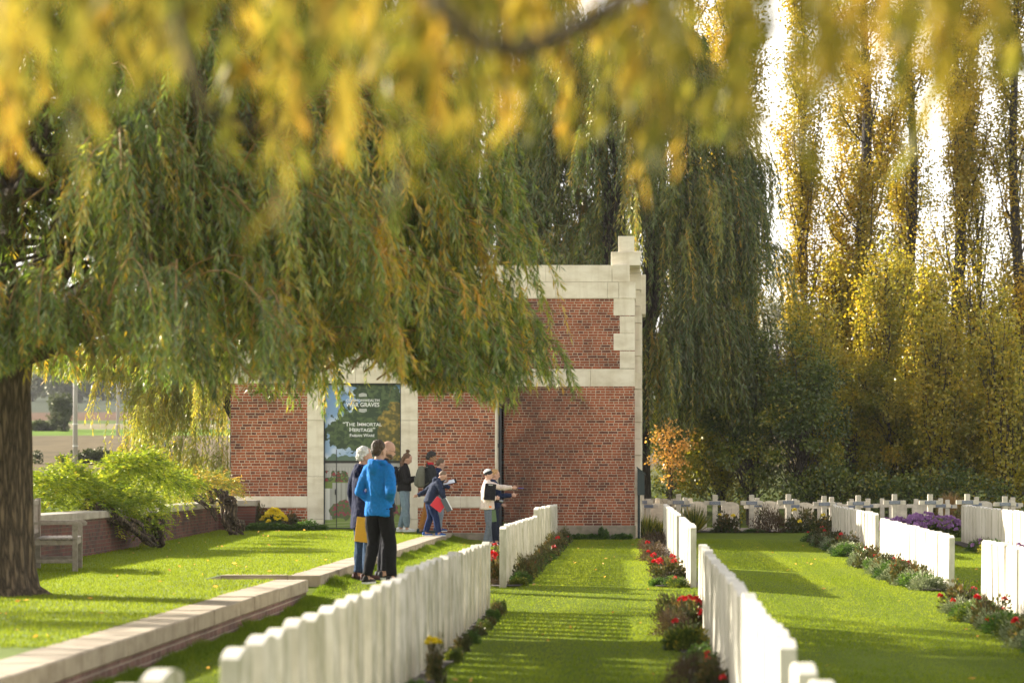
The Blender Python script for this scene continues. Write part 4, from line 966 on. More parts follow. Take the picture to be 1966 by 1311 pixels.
# far trees, hedges beyond the fields
def far_row():
    rng = np.random.default_rng(77)
    bushy('dark round tree in the fields just right of the willow trunk', 121, 170, g1(WX(121, 170), 170)+1.5, .75, 1.35, .8, 30, 5000, 71, 'leaf_far', leaf=.16, name='field_tree', grp='trees in the far fields')
    bushy('low dark hedge in the far field beside the willow trunk', 88, 172, g1(WX(88, 172), 172)+.35, 1.7, .35, .8, 40, 4000, 72, 'leaf_far', leaf=.14, name='hedge', cat='hedge', tr=.04, cr=.3)
    bushy('clipped block of dark hedge in the bright green field', 286, 175, g1(WX(286, 175), 175)+.8, .95, .75, .8, 50, 6000, 73, 'leaf_far', leaf=.14, name='hedge', cat='hedge', tr=.04, cr=.35)
    bushy('low scrub at the edge of the brown field', 200, 99, g1(WX(200, 99), 99)+.25, 3.2, .3, .5, 60, 6000, 74, 'leaf_far', leaf=.10, name='hedge', cat='hedge', tr=.02, cr=.22)
    k = 0
    for px in range(30, 460, 34):
        Y = 420+rng.uniform(-40, 60); zg = g1(WX(px, Y), Y)
        bushy('hazy distant tree on the hill, number %s from the left' % (ORD[k] if k else 'first'), px+rng.uniform(-8, 8), Y, zg+2.4, 2.6+rng.random(), 2.3+rng.random()*1.2, 2, 26, 2200, 80+k, 'leaf_far', leaf=.42, cr=1.3, tr=.25, name='distant_tree', grp='distant trees on the hill'); k += 1
far_row()
bpy.data.objects  # keep
def far_wood():
    rng = np.random.default_rng(5); n = 60000; X = rng.uniform(-420, 420, n); Y = rng.uniform(600, 700, n); gzv = gz(X, Y)
    top = 7+3*np.sin(X*.09)+2*np.sin(X*.23+1); P = np.stack([X, Y, gzv+rng.random(n)**.6*top], -1)
    V, Q, tt = leaf_quads(P, rng.normal(size=(n, 3)), 2.2, 1.8, rng.random(n), rng, .5)
    o = link('far_wood', np_mesh('far_wood', V, Q, tint=tt), M['leaf_far']); tag(o, 'hazy grey-green wood along the far hill', 'wood', kind='stuff')
far_wood()

# ------------------------------------------------------------------ the tree the camera looks out from under
def front_willow():
    rng = np.random.default_rng(44); bx, by = 2.9, 1.2; e = empty('willow_tree', (bx, by, -.12)); tag(e, 'blurred yellow willow branches hanging across the top close to the camera', 'tree')
    b = MB(); n = 20
    b.loft([[(r*math.cos(a)*(1+.06*math.sin(3*a)), r*math.sin(a), z) for a in [2*math.pi*k/n for k in range(n)]] for z, r in ((-.2, .6), (.1, .45), (.8, .36), (2.0, .33), (3.2, .30), (4.0, .2))])
    def limb(pts, r0, r1):
        P = [Vector((x-bx, y-by, z+.12)) for x, y, z in pts]
        b.tube(P, list(np.linspace(r0, r1, len(P))), 9)
    # boughs (world coordinates); the arc and the drooping twig that show in the photograph
    A = [W(800, -60, 3.3), W(850, 20, 3.3), W(905, 76, 3.3), W(975, 98, 3.3), W(1060, 80, 3.3), W(1140, 36, 3.3), W(1215, -14, 3.3), W(1310, -110, 3.3)]
    limb(A, .012, .017); limb([W(1310, -110, 3.3), (.85, 3.5, 2.75), (1.5, 2.75, 3.0)], .017, .032)
    limb([W(335, -70, 3.6), W(350, 60, 3.6), W(372, 160, 3.6), W(400, 215, 3.6), W(470, 242, 3.6), W(530, 250, 3.6)], .013, .006)
    limb([W(335, -70, 3.6), (-.5, 4.2, 2.8), (.2, 3.9, 3.0), (1.0, 3.2, 3.15)], .014, .035)
    limb([(-1.3, 4.7, 2.72), (-.6, 4.5, 2.9), (.2, 3.9, 3.0), (1.0, 3.2, 3.15), (1.5, 2.75, 3.0), (2.1, 2.0, 3.05), (bx, by, 3.2)], .012, .12)
    limb([(.8, 5.2, 2.75), (1.1, 4.3, 2.9), (1.4, 3.4, 3.0), (2.1, 2.0, 3.05)], .012, .045)
    b.build('trunk', M['bark'], e, True)
    tips = [(0, 330), (40, 300), (90, 190), (180, 335), (205, 300), (260, 250), (300, 150), (350, 120), (420, 260), (480, 400), (505, 340), (540, 280), (600, 240), (640, 250), (690, 180), (740, 180), (800, 300), (830, 420), (815, 360), (850, 240), (920, 230), (960, 200), (1000, 320), (1040, 300), (1100, 280), (1150, 260), (1180, 220), (1230, 270), (1270, 320), (1315, 350), (1335, 340), (1375, 240), (1400, 300), (1440, 220),
            (1500, 150), (1550, 230), (1600, 250), (1570, 330), (1640, 180), (1690, 120), (1760, 260), (1790, 240), (1850, 170), (1900, 110), (1945, 130), (1620, 60), (1720, 60), (1880, 60)]
    S, L, tn = [], [], []
    for (px, py) in tips:
        m = 3 if px < 1450 else 2
        for j in range(m):
            Y = rng.uniform(3.5, 6.2); p = W(px+rng.normal(0, 26), 0, Y); zt = WZ(py+rng.normal(0, 40)-(35 if j < 2 else rng.uniform(80, 240)), Y)
            ztop = rng.uniform(2.45, 2.85); S.append((p[0], Y, ztop)); L.append(ztop-zt+.03); tn.append(rng.normal(.45, .2))
    for _ in range(80):       # general fill along the top edge
        px = rng.uniform(-40, 1460) if rng.random() < .85 else rng.uniform(1460, 2000); Y = rng.uniform(3.4, 5.6); p = W(px, 0, Y); zt = WZ(rng.uniform(-20, 190), Y); ztop = rng.uniform(2.5, 2.9); S.append((p[0], Y, ztop)); L.append(max(.1, ztop-zt)); tn.append(rng.normal(.45, .22))
    S = np.array(S)-np.array([bx, by, -.12]); L = np.array(L); N = len(S)
    d0 = unit(rng.normal(size=(N, 3))*np.array([1, 1, 0])); K = 26
    (V, Q, tt), (tV, tQ) = strands_mesh(S, d0*.35, L, K, .088, .017, rng, np.array(tn), spread=.3, sway=.05, tw=.0016)
    link('crown', np_mesh('crown', V, Q, tint=tt), M['leaf_front'], e); link('twigs', np_mesh('twigs', tV, tQ), M['twig'], e)
front_willow()
# ------------------------------------------------------------------ bed plants
PV = {}
def mound_mesh(kind, seed):
    """unit plant: radius 1, height 1"""
    rng = np.random.default_rng(seed)
    spec = {  # n, leaf length, aspect, open-ness, direction up bias, mat, clusters
        'heather': (2600, .10, .35, .35, .5, 'leaf_heather', 26), 'rose': (1100, .16, .65, .9, .2, 'leaf_rose', 18), 'sage': (2200, .15, .35, .4, .6, 'leaf_sage', 24),
        'green': (2000, .15, .6, .4, .2, 'leaf_green', 22), 'dark': (2000, .14, .6, .5, .2, 'leaf_dark', 20), 'spiky': (420, .95, .05, .0, 2.2, 'leaf_dark', 0), 'dry': (420, .95, .03, .0, 2.4, 'leaf_dry', 0),
        'aster': (2400, .12, .5, .5, .3, 'leaf_dark', 30), 'mum': (2400, .12, .5, .3, .3, 'leaf_green', 24), 'ivy': (900, .26, .8, .9, .1, 'leaf_green', 14)}[kind]
    n, L, asp, opn, up, mat, ncl = spec
    if ncl == 0:
        a = rng.uniform(0, 2*math.pi, n); r = rng.random(n)*.25; P = np.stack([np.cos(a)*r, np.sin(a)*r, np.zeros(n)], -1)
        b = a+rng.normal(0, .4, n); out = rng.uniform(.1, 1.0, n); D = np.stack([np.cos(b)*out, np.sin(b)*out, np.sqrt(1.05-out**2*.8)], -1); Ls = L*rng.uniform(.6, 1.1, n)
        V, Q, tt = leaf_quads(P, D, Ls, L*asp*rng.uniform(.7, 1.3, n), rng.random(n), rng, .4)
        return np_mesh('foliage', V, Q, tint=tt), M[mat]
    c = unit(rng.normal(size=(ncl, 3))); c[:, 2] = np.abs(c[:, 2])*.9+.02; c *= rng.uniform(.5, .85, (ncl, 1))*(1+rng.normal(0, .12*opn, (ncl, 1)))
    w = rng.integers(0, ncl, n); d = unit(rng.normal(size=(n, 3))); P = c[w]+d*(rng.random((n, 1))**.5)*(.30+.1*rng.random((ncl, 1))[w]); P[:, 2] = np.abs(P[:, 2])
    D = d*.8+np.array([0, 0, up])+unit(P)*.6
    ct = rng.normal(0, .18, ncl)
    V, Q, tt = leaf_quads(P, D, L*rng.uniform(.6, 1.3, n), L*asp*rng.uniform(.7, 1.3, n), np.clip(.45+ct[w]+rng.normal(0, .15, n), 0, 1), rng, .5)
    return np_mesh('foliage', V, Q, tint=tt), M[mat]
def flower_mesh(mat, seed, petals=26):
    rng = np.random.default_rng(seed); d = unit(rng.normal(size=(petals, 3))); d[:, 2] = np.abs(d[:, 2]); P = d*.012; 
    V, Q, tt = leaf_quads(P, d+rng.normal(0, .3, (petals, 3)), .045, .038, rng.random(petals), rng, .6)
    me = np_mesh('flower', V, Q); me.materials.append(M[mat]); return me
FM = {c: [flower_mesh(m_, s) for s in (1, 2)] for c, m_ in (('red', 'petal_red'), ('yellow', 'petal_yellow'), ('purple', 'petal_purple'))}
def stems_mesh(seed, mat):
    rng = np.random.default_rng(seed); polys = []
    for _ in range(14):
        a = rng.uniform(0, 2*math.pi); r = rng.uniform(.2, .9); polys.append(curve_pts((0, 0, -.05), (math.cos(a)*r, math.sin(a)*r, rng.uniform(.7, 1.15)), (0, 0, .1), 6, rng=rng, wob=.03))
    V, Q = np_tubes(np.array(polys), .018, .006, 4); me = np_mesh('stems', V, Q); me.materials.append(mat); return me
SM = [stems_mesh(s, M['twig_dark']) for s in (1, 2)]
def plant(kind, x, y, r, h, lab, nfl=0, fc='red', fs=1.0, grp=None, name=None, z=None, cat='plant'):
    if kind not in PV: PV[kind] = [mound_mesh(kind, 100+s) for s in range(3)]
    me, mt = PV[kind][random.randrange(3)]
    if z is None: z = g1(x, y)
    e = empty(name or {'heather': 'heather_plant', 'rose': 'rose_bush', 'sage': 'sage_plant', 'aster': 'aster_plant', 'spiky': 'spiky_plant', 'mum': 'chrysanthemum', 'ivy': 'ivy_plant'}.get(kind, 'bedding_plant'), (x, y, z), 0)
    tag(e, lab, cat, grp)
    o = link('foliage', me, mt, e, rz=random.uniform(0, 6.28)); o.scale = (r, r, h)
    if kind in ('rose', 'heather', 'aster', 'green'):
        s = link('stems', SM[random.randrange(2)], None, e, rz=random.uniform(0, 6.28)); s.scale = (r*.9, r*.9, h)
    for k in range(nfl):
        a = random.uniform(0, 6.28); q = random.uniform(0, 1)**.5; el = math.sqrt(max(0, 1-q*q*.8))
        f = link('flower', FM[fc][k % 2], None, e, (math.cos(a)*q*r*.95, math.sin(a)*q*r*.95, h*(el*random.uniform(.85, 1.1))), random.uniform(0, 6)); s_ = fs*random.uniform(.7, 1.2); f.scale = (s_, s_, s_)
    return e
def pg(px, py, z0=0.0):        # ground point under a pixel
    z = z0
    for _ in range(6):
        Y = F*(CH-z)/(py-VY); X = WX(px, Y); z = g1(X, Y)
    return X, Y
def plants():
    G1 = 'plants along the rows right of the central lawn'
    L = [('heather', 1248, 1068, .26, .34, 'round dark brown heather mound nearest the brick wall corner', 0, 'red', 1), ('heather', 1262, 1048, .36, .34, 'dark purple-brown heather behind the round brown mound', 0, 'red', 1),
         ('heather', 1262, 1078, .34, .36, 'large brown heather mound with one red flower at its top', 2, 'red', .9), ('rose', 1272, 1098, .24, .30, 'red-flowered geranium in front of the brown heather mound', 5, 'red', 1.0),
         ('rose', 1285, 1112, .27, .30, 'thin brownish plant with small red flowers before the pale headstone end', 4, 'red', .9), ('green', 1278, 1126, .22, .16, 'low green and dark-leaved plant at the front edge of the middle bed', 0, 'red', 1),
         ('dark', 1312, 1128, .20, .15, 'low dark-leaved plant touching the end headstone of the far block', 1, 'red', .6),
         ('rose', 1292, 1192, .20, .34, 'wispy brown-stemmed rose at the far end of the near bed', 1, 'red', .9), ('rose', 1318, 1215, .22, .36, 'leafy rose bush with red flowers beside the long white row', 5, 'red', 1.0),
         ('heather', 1290, 1222, .20, .30, 'bristly brown shrub left of the red rose bush', 0, 'red', 1), ('dark', 1320, 1250, .22, .30, 'dark-leaved bush in front of the red rose bush', 1, 'red', .8),
         ('green', 1345, 1285, .14, .20, 'small yellowish green plant near the bottom of the bed', 0, 'red', 1), ('heather', 1330, 1320, .23, .28, 'reddish brown bush cut by the bottom edge right of the lawn', 2, 'red', .6), ('rose', 1372, 1330, .15, .26, 'rusty rose bush cut by the bottom edge beside the headstones', 1, 'red', .7)]
    for k, px, py, r, h, lab, nf, fc, fs in L:
        x, y = pg(px, py); plant(k, min(x, .62), y+r*.6, r, h, lab, nf, fc, fs, G1)
    # left rows
    G2 = 'plants along the rows left of the central lawn'
    x, y = pg(945, 1118); plant('rose', x, y+.1, .24, .42, 'rose bush with bright red flowers left of the end headstone', 7, 'red', 1.15, G2)
    x, y = pg(960, 1100); plant('rose', x, y+.3, .26, .50, 'tall brownish rose bush behind the bright red flowers', 2, 'red', .9, G2)
    x, y = pg(948, 1124); plant('heather', x, y-.05, .22, .12, 'flat brown heather cushion at the foot of the red rose bush', 0, 'red', 1, G2)
    k = 0
    for y in np.arange(32.4, 54, .62):
        kind = ('dark', 'green', 'rose', 'dark', 'rose')[k % 5]; hh = .30 if kind == 'rose' else .15
        plant(kind, -1.50, float(y), .15 if y < 42 else .19, hh*random.uniform(.8, 1.3), 'small %s plant, %s from the camera, left of the far central lawn' % ('brown-leaved rose' if kind == 'rose' else 'dark green' if kind == 'dark' else 'bright green', ORD[k]), 1 if (kind == 'rose' and k % 3 == 1) else 0, 'red', .8, G2); k += 1
    k = 0
    for y in (10.9, 12.8, 14.6, 16.9, 18.4, 20.4, 21.6, 22.6, 23.8, 24.6, 25.4, 26.2, 27.0, 27.6):
        kind = ('rose', 'dark', 'rose', 'green')[k % 4]; yl = k == 4
        plant(kind, -1.50, y, .09, .36 if yl else random.uniform(.10, .20), 'small leafy plant, %s from the camera beside the near left headstones' % ORD[k], 2 if yl else 0, 'yellow', .9, G2); k += 1
    # right bed
    G3 = 'plants along the right-hand rows'; k = 0
    for y in np.arange(33.7, 43.8, .60):
        kind = ('sage', 'green', 'sage', 'rose', 'sage')[k % 5]; x = 4.12+random.uniform(-.08, .06)
        plant(kind, x, float(y), .30, .26 if kind != 'rose' else .42, '%s, %s from the camera before the middle right headstones' % ({'sage': 'silvery green mound', 'green': 'fresh green mound', 'rose': 'rose with red flowers'}[kind], ORD[k]), 2 if kind == 'rose' else 0, 'red', .8, G3); k += 1
    k = 0
    for y in np.arange(47.3, 55.5, .68):
        kind = ('green', 'sage', 'sage', 'rose')[k % 4]
        plant(kind, 4.32+random.uniform(-.08, .06), float(y), .36, .26 if kind != 'rose' else .42, '%s, %s from the camera before the far right headstones' % ({'sage': 'grey-green mound', 'green': 'light green mound', 'rose': 'rose with small red flowers'}[kind], ORD[k]), 2 if kind == 'rose' else 0, 'red', .8, G3); k += 1
    k = 0
    for y in np.arange(22.0, 30.0, .55):
        kind = ('sage', 'dark', 'green', 'sage', 'rose')[k % 5]
        plant(kind, 4.02+random.uniform(-.06, .06), float(y), .29, .24 if kind != 'rose' else .36, '%s, %s from the camera by the right edge headstones' % ({'sage': 'silvery green mound', 'green': 'fresh green mound', 'dark': 'dark green mound', 'rose': 'rose with red flowers'}[kind], ORD[k]), 2 if kind == 'rose' else (k % 3 == 1), 'red', .9, G3); k += 1
    k = 0
    for y in (38.6, 39.6, 40.6, 42, 44.0, 46.2, 48.0, 48.9, 49.7, 50.6):
        kind = ('green', 'dark', 'aster')[k % 3]; plant(kind, 7.30, y, .32, .30, 'leafy mound, %s from the camera in the bed of the furthest right row' % ORD[k], 6 if kind == 'aster' else 0, 'purple', .9, G3); k += 1
    # in front of the crosses
    G4 = 'shrubs in front of the stone crosses'
    for kind, px, r, h, lab, nf, fc in (('spiky', 1240, .55, .62, 'dark strappy-leaved clump at the right corner of the building', 0, 'red'), ('spiky', 1268, .6, .45, 'grey-green strappy clump behind the brown heather', 0, 'red'), ('spiky', 1330, .62, .80, 'large dark spiky bush between the first crosses', 0, 'red'),
                                ('rose', 1398, .42, .55, 'open leafy shrub right of the spiky bush', 3, 'yellow'), ('green', 1388, .3, .25, 'low green plant at the foot of the open leafy shrub', 0, 'red'), ('green', 1448, .34, .12, 'flat bright green mat before the tallest front cross', 0, 'red'), ('heather', 1478, .55, .72, 'feathery brown and yellow shrub between two front crosses', 0, 'red'),
                                ('rose', 1540, .5, .62, 'straggly shrub with few pale flowers in the middle of the crosses', 2, 'yellow'), ('green', 1528, .4, .14, 'low green mat right of the feathery shrub', 0, 'red'), ('rose', 1590, .4, .5, 'small rose shrub touching the far right white row', 2, 'yellow'), ('dark', 1565, .35, .3, 'low dark shrub between crosses near the white row', 0, 'red'),
                                ('dark', 1690, .4, .4, 'dark shrub seen between the two right-hand rows', 0, 'red'), ('rose', 1852, .35, .6, 'dark-stemmed shrub right of the purple asters', 0, 'red')):
        Y = 62.5 if px > 1300 else 57.8; plant(kind, WX(px, Y), Y, r, h, lab, nf, fc, 1.3, G4)
    for k, (px, r, h) in enumerate(((1712, .45, .42), (1748, .55, .50), (1785, .60, .54), (1825, .45, .46))):
        plant('aster', WX(px, 58.5), 58.5+k*.2, r, h, 'purple aster clump, %s from the left behind the right-hand row' % ('first' if k == 0 else ORD[k]), 75, 'purple', 1.5, 'purple asters', name='aster_plant')
    # by the building on the terrace
    plant('mum', WX(525, 53.3), 53.35, .30, .40, 'bright yellow chrysanthemum bush against the brick wall', 90, 'yellow', 1.1, z=.30)
    for k, (px, r, h) in enumerate(((495, .34, .22), (525, .36, .22), (556, .36, .20), (588, .34, .24), (612, .26, .18))):
        plant('green', WX(px, 52.9), 52.8, r, h, 'low leafy green groundcover, %s from the left under the yellow bush' % ('first' if k == 0 else ORD[k]), 0, 'red', 1, 'groundcover along the building', z=.26)
    plant('rose', WX(490, 53.2), 53.3, .25, .55, 'brown-leaved shrub between the wall pier and the yellow bush', 0, z=.27); plant('rose', WX(562, 53.4), 53.5, .22, .42, 'thin reddish shrub right of the yellow bush', 0, z=.27)
    for k, px in enumerate((1085, 1105, 1122, 1142, 1160, 1185, 1203)):
        plant('ivy', WX(px, 55.8), 55.72, .16, .14+.14*(k == 4), 'small ivy sprig, %s from the left at the foot of the stone plinth' % ('first' if k == 0 else ORD[k]), 0, grp='ivy sprigs along the plinth')
    plant('dark', WX(966, 55.7), 55.6, .3, .42, 'dark green fern at the foot of the black drainpipe', 0)
plants()

# wisteria over the low wall
def wisteria(lab, segs, clumps, seed, mats, trunks):
    rng = np.random.default_rng(seed); x0, y0 = clumps[0][0], clumps[0][1]; e = empty('wisteria_plant', (x0, y0, .2)); tag(e, lab, 'plant')
    b = MB()
    for pts, r0, r1 in trunks:
        for j in range(8):
            P = np.array(pts, float)-np.array([x0, y0, .2]); t = np.linspace(0, 1, 14); k_ = np.linspace(0, 1, len(P)); Q = np.stack([np.interp(t, k_, P[:, i]) for i in range(3)], -1)
            ph = j*1.6; fq = rng.uniform(2, 6, 3); tw = np.stack([np.cos(t*fq[0]+ph), np.sin(t*fq[1]+ph*2), np.sin(t*fq[2]+ph)], -1)*(r0*rng.uniform(.4, 1.1))
            b.tube([tuple(q) for q in Q+tw+rng.normal(0, r0*.22, Q.shape)], list(np.linspace(r0*.38, r1*.3, 14)*rng.uniform(.5, 1.5, 14)), 7)
    b.build('trunk', M['bark'], e, True)
    for mat, sel in mats:
        Ps, Ds, ts = [], [], []
        for (cx, cy, cz, r, rz, n, m_) in clumps:
            if m_ != sel: continue
            # compound fronds: rachis with paired leaflets
            c = unit(rng.normal(size=(n, 3))); c[:, 2] = np.where(rng.random(n) < .8, np.abs(c[:, 2]), c[:, 2]); s = np.array([cx, cy, cz])+c*rng.random((n, 1))**.4*np.array([r, r*1.1, rz])
            d = unit(c*np.array([1, 1, .8])+rng.normal(0, .5, (n, 3))); L = rng.uniform(.18, .34, n)
            t = np.linspace(.1, 1, 9)[None, :, None]; R = s[:, None, :]+d[:, None, :]*L[:, None, None]*t; R[..., 2] -= (t[..., 0]**2)*.10
            side = unit(np.cross(d, np.array([0, 0, 1.0])))[:, None, :]
            for sg in (-1, 1):
                Ps.append(R.reshape(-1, 3)); Ds.append((side*sg+d[:, None, :]*.5+rng.normal(0, .25, R.shape)+np.array([0, 0, -.25])).reshape(-1, 3)); ts.append(np.repeat(np.clip(rng.normal(.5, .2, n), 0, 1), 9))
        if Ps:
            P = np.concatenate(Ps)-np.array([x0, y0, .2]); V, Q, tt = leaf_quads(P, np.concatenate(Ds), .062, .020, np.concatenate(ts), rng, .45); link('foliage', np_mesh('foliage', V, Q, tint=tt), M[mat], e)
def wcl(px, py, Y, r, rz, n, m_=0):
    X, _, Z = W(px, py, Y); return (X, Y, Z, r, rz, n, m_)
wisteria('large bright green wisteria sprawling over the low brick wall behind the bench', None,
         [wcl(92, 938, 39, .42, .24, 260), wcl(150, 935, 40, .34, .30, 220), wcl(125, 915, 40, .26, .22, 120), wcl(200, 945, 41, .40, .26, 260), wcl(232, 905, 41.5, .34, .24, 200), wcl(275, 895, 42, .34, .22, 200), wcl(300, 925, 43, .42, .30, 260), wcl(180, 970, 40, .36, .2, 150), wcl(235, 975, 40.5, .36, .36, 210), wcl(280, 985, 41.5, .28, .42, 150), wcl(330, 940, 45, .36, .3, 170), wcl(85, 975, 38.6, .28, .22, 120), wcl(295, 1015, 41.2, .16, .30, 50)], 5,
         [('leaf_wisteria', 0)], [([W(165, 972, 40.2), W(195, 975, 40.0), W(225, 1000, 40.0), W(262, 1010, 40.5), W(288, 1040, 41.3)], .12, .09), ([W(262, 1000, 41.2), W(300, 1000, 41.5), W(300, 1042, 41.8)], .13, .10)])
wisteria('smaller wisteria with rusty leaves and mossy trunk near the building', None,
         [wcl(352, 935, 46.5, .32, .22, 120), wcl(390, 932, 48.5, .34, .20, 120, 1), wcl(418, 930, 50, .34, .20, 130, 1), wcl(440, 945, 51, .25, .16, 60, 1)], 6,
         [('leaf_wisteria', 0), ('leaf_rust', 1)], [([W(372, 952, 47.5), W(392, 965, 47.5), W(405, 975, 47.5), W(415, 1000, 47.6)], .05, .03), ([W(395, 948, 49.0), W(425, 952, 49.2), W(445, 970, 49.2), W(440, 1000, 49.2), W(458, 1020, 49.4)], .14, .12)])
# ------------------------------------------------------------------ people
def remesh(mb, name, voxel=.009, smooth=4, fold=0.0, fs=(9, 9, 4), quilt=0.0, seed=0):
    me0 = mb.mesh('tmp'); bm = bmesh.new(); bm.from_mesh(me0); bmesh.ops.recalc_face_normals(bm, faces=bm.faces); bm.to_mesh(me0); bm.free()
    ob = bpy.data.objects.new('tmp', me0); COL.objects.link(ob)
    m = ob.modifiers.new('r', 'REMESH'); m.mode = 'VOXEL'; m.voxel_size = voxel
    if smooth: s = ob.modifiers.new('s', 'SMOOTH'); s.factor = .5; s.iterations = smooth
    dg = bpy.context.evaluated_depsgraph_get(); me = bpy.data.meshes.new_from_object(ob.evaluated_get(dg)); bpy.data.objects.remove(ob)
    me.name = name
    if fold or quilt:
        off = Vector((seed*3.1, seed*1.7, 0)); nv = [v.normal.copy() for v in me.vertices]
        for v, n in zip(me.vertices, nv):
            c = v.co; d = 0
            if fold:
                q = Vector((c.x*fs[0], c.y*fs[1], c.z*fs[2]))+off; a = mnoise.noise(q); b = mnoise.noise(Vector((c.x*fs[0]*2.2+c.z*9, c.y*fs[1]*2.2, c.z*fs[2]*3))+off)
                d = fold*(a+.22*(1-abs(b)*3))
            if quilt: d += quilt*(abs(math.sin(c.z*math.pi/.055))**.5-.7)
            v.co = c+n*d
    me.polygons.foreach_set('use_smooth', [True]*len(me.polygons)); me.update(); return me

def ell(c, rx, ry, n=16): return [Vector((c[0]+rx*math.cos(2*math.pi*k/n), c[1]+ry*math.sin(2*math.pi*k/n), c[2])) for k in range(n)]

def fabric(name, c, rough=.85, var=.12, folds=.7):
    t = NT(name); n = t.noise(30, 4, t.pos(obj=True)); n2 = t.noise(400, 2, t.pos(obj=True))
    t.color(t.ramp(n, [(.3, tuple(x*(1-var) for x in c)), (.7, tuple(x*(1+var) for x in c))])); t.rough(rough); t.b.inputs['Specular IOR Level'].default_value = .12; n3 = t.noise(1.0, 3, t.pos((11, 11, 5), True)); t.bump(t.math('ADD', t.math('MULTIPLY', n3, 1.0), t.math('MULTIPLY', n2, .04)), folds, .05 if folds > .3 else .002); return t.m
SKIN = {'pale': fabric('skin_pale', (.50, .30, .22), .55, .08, .1), 'tan': fabric('skin_tan', (.30, .17, .10), .55, .08, .1)}
EYE = simple('eye_dark', (.02, .015, .012), .2)

def person(label, px, Y, z, H, yaw, pose, skin='pale', hair=None, hairc=(.03, .02, .014), top=None, bottom=None, shoes=((.03, .03, .03), (.6, .6, .58)), seed=0, glasses=False, beanie=None, grp='people standing by the building'):
    X = WX(px, Y); e = empty('person', (X, Y, z), math.radians(yaw)); tag(e, label, 'person', grp); e.scale = (H/1.75,)*3
    bend = math.radians(pose.get('bend', 0)); pel = Vector((0, 0, .95)); Rb = Matrix.Rotation(-bend, 3, 'X')
    U = lambda p: pel+Rb @ (Vector(p)-pel)
    hb = math.radians(pose.get('head', 5)); ht = math.radians(pose.get('turn', 0)); nk = U((0, -.005, 1.49)); Rh = Rb @ Matrix.Rotation(ht, 3, 'Z') @ Matrix.Rotation(-hb, 3, 'X')
    HD = lambda p: nk+Rh @ (Vector(p)-Vector((0, 0, 1.49)))
    Mh = Rh
    sw = pose.get('sw', .185)
    J = {}
    for s, nm in ((1, 'R'), (-1, 'L')):
        J['sh'+nm] = U((s*sw, 0, 1.415)); J['el'+nm] = Vector(pose.get('el'+nm, (s*.25, -.03, 1.14))); J['wr'+nm] = Vector(pose.get('wr'+nm, (s*.25, .05, .89)))
        J['hd'+nm] = Vector(pose.get('hd'+nm, tuple((J['wr'+nm]-J['el'+nm]).normalized())))
        J['hip'+nm] = Vector((s*.085, 0, .90)); J['kn'+nm] = Vector(pose.get('kn'+nm, (s*.10, .03, .49))); J['an'+nm] = Vector(pose.get('an'+nm, (s*.11, -.01, .09)))
    # ---- body, one continuous surface
    b = MB()
    b.loft([[U(p) for p in ell((0, 0, zz), rx, ry)] for zz, rx, ry in ((.86, .13, .095), (.94, .15, .105), (1.08, .125, .09), (1.26, .145, .10), (1.38, .15, .09), (1.45, .09, .06))])
    b.tube([U((0, -.01, 1.40)), nk+Rh @ Vector((0, .0, .06))], [.058, .052], 14)
    b.ball(HD((0, .02, 1.645)), .1, .76, .94, 1.08, 18, 12, Mh); b.ball(HD((0, .045, 1.575)), .1, .56, .60, .56, 14, 8, Mh)
    b.ball(HD((0, .118, 1.615)), .1, .13, .16, .24, 10, 6, Mh); b.ball(HD((0, .105, 1.60)), .1, .16, .15, .13, 10, 6, Mh)
    b.ball(HD((0, .102, 1.565)), .1, .24, .10, .07, 10, 6, Mh); b.ball(HD((0, .098, 1.66)), .1, .5, .12, .12, 10, 6, Mh)
    for s in (1, -1): b.ball(HD((s*.077, .0, 1.615)), .1, .10, .2, .31, 8, 6, Mh)
    for nm, s in (('R', 1), ('L', -1)):
        b.tube([J['sh'+nm]-Vector((s*.03, 0, 0)), J['el'+nm], J['wr'+nm]], [.052, .040, .026], 12); b.ball(J['el'+nm], .041, 1, 1, 1)
        b.tube([J['hip'+nm], J['kn'+nm], J['an'+nm]+Vector((0, 0, 0))], [.082, .055, .036], 14); b.ball(J['kn'+nm], .056, 1, 1, 1)
        b.tube([J['an'+nm]+Vector((0, -.03, -.03)), J['an'+nm]+Vector((s*.01, .14, -.055))], [.042, .028], 10)
        # hand
        w = J['wr'+nm]; d = J['hd'+nm].normalized(); side = Vector(pose.get('palm'+nm, (0, 1, 0))); side = (side-d*side.dot(d)).normalized(); nrm = d.cross(side)*(-s)
        pal = w+d*.05; Mp = Matrix((side, nrm, d)).transposed()
        b.ball(pal, .045, .92, .42, 1.15, 12, 8, Mp)
        curl = pose.get('curl'+nm, .6)
        for k, (fl, off) in enumerate(((.066, .030), (.076, .010), (.070, -.011), (.055, -.030))):
            k0 = w+d*.088+side*off; c1 = curl*(1+.15*k); v1 = d*math.cos(c1)+nrm*math.sin(c1); c2 = c1*2.0; v2 = d*math.cos(c2)+nrm*math.sin(c2)
            if k == 0 and pose.get('point'+nm): v1 = v2 = d
            b.tube([k0-d*.02, k0, k0+v1*fl*.5, k0+v1*fl*.5+v2*fl*.5], [.010, .0105, .0095, .007], 8)
        th = w+d*.03+side*.032; b.tube([th-side*.01, th+(side*.7+d*.8).normalized()*.03, th+(side*.5+d+nrm*.5).normalized()*.06], [.013, .012, .009], 8)
    link('body', remesh(b, 'body', .0085, 3), SKIN[skin], e)
    for s in (1, -1):
        link('eye', MB().ball(HD((s*.031, .106, 1.636)), .011, 1, .6, .8, 8, 6, Mh).mesh('eye', True), EYE, e)
    # ---- trousers
    bw = bottom.get('w', 1.0); t = MB(); t.loft([ell((0, 0, zz), rx, ry) for zz, rx, ry in ((.83, .16*bw, .115), (.92, .172, .125), (1.02, .155, .115))])
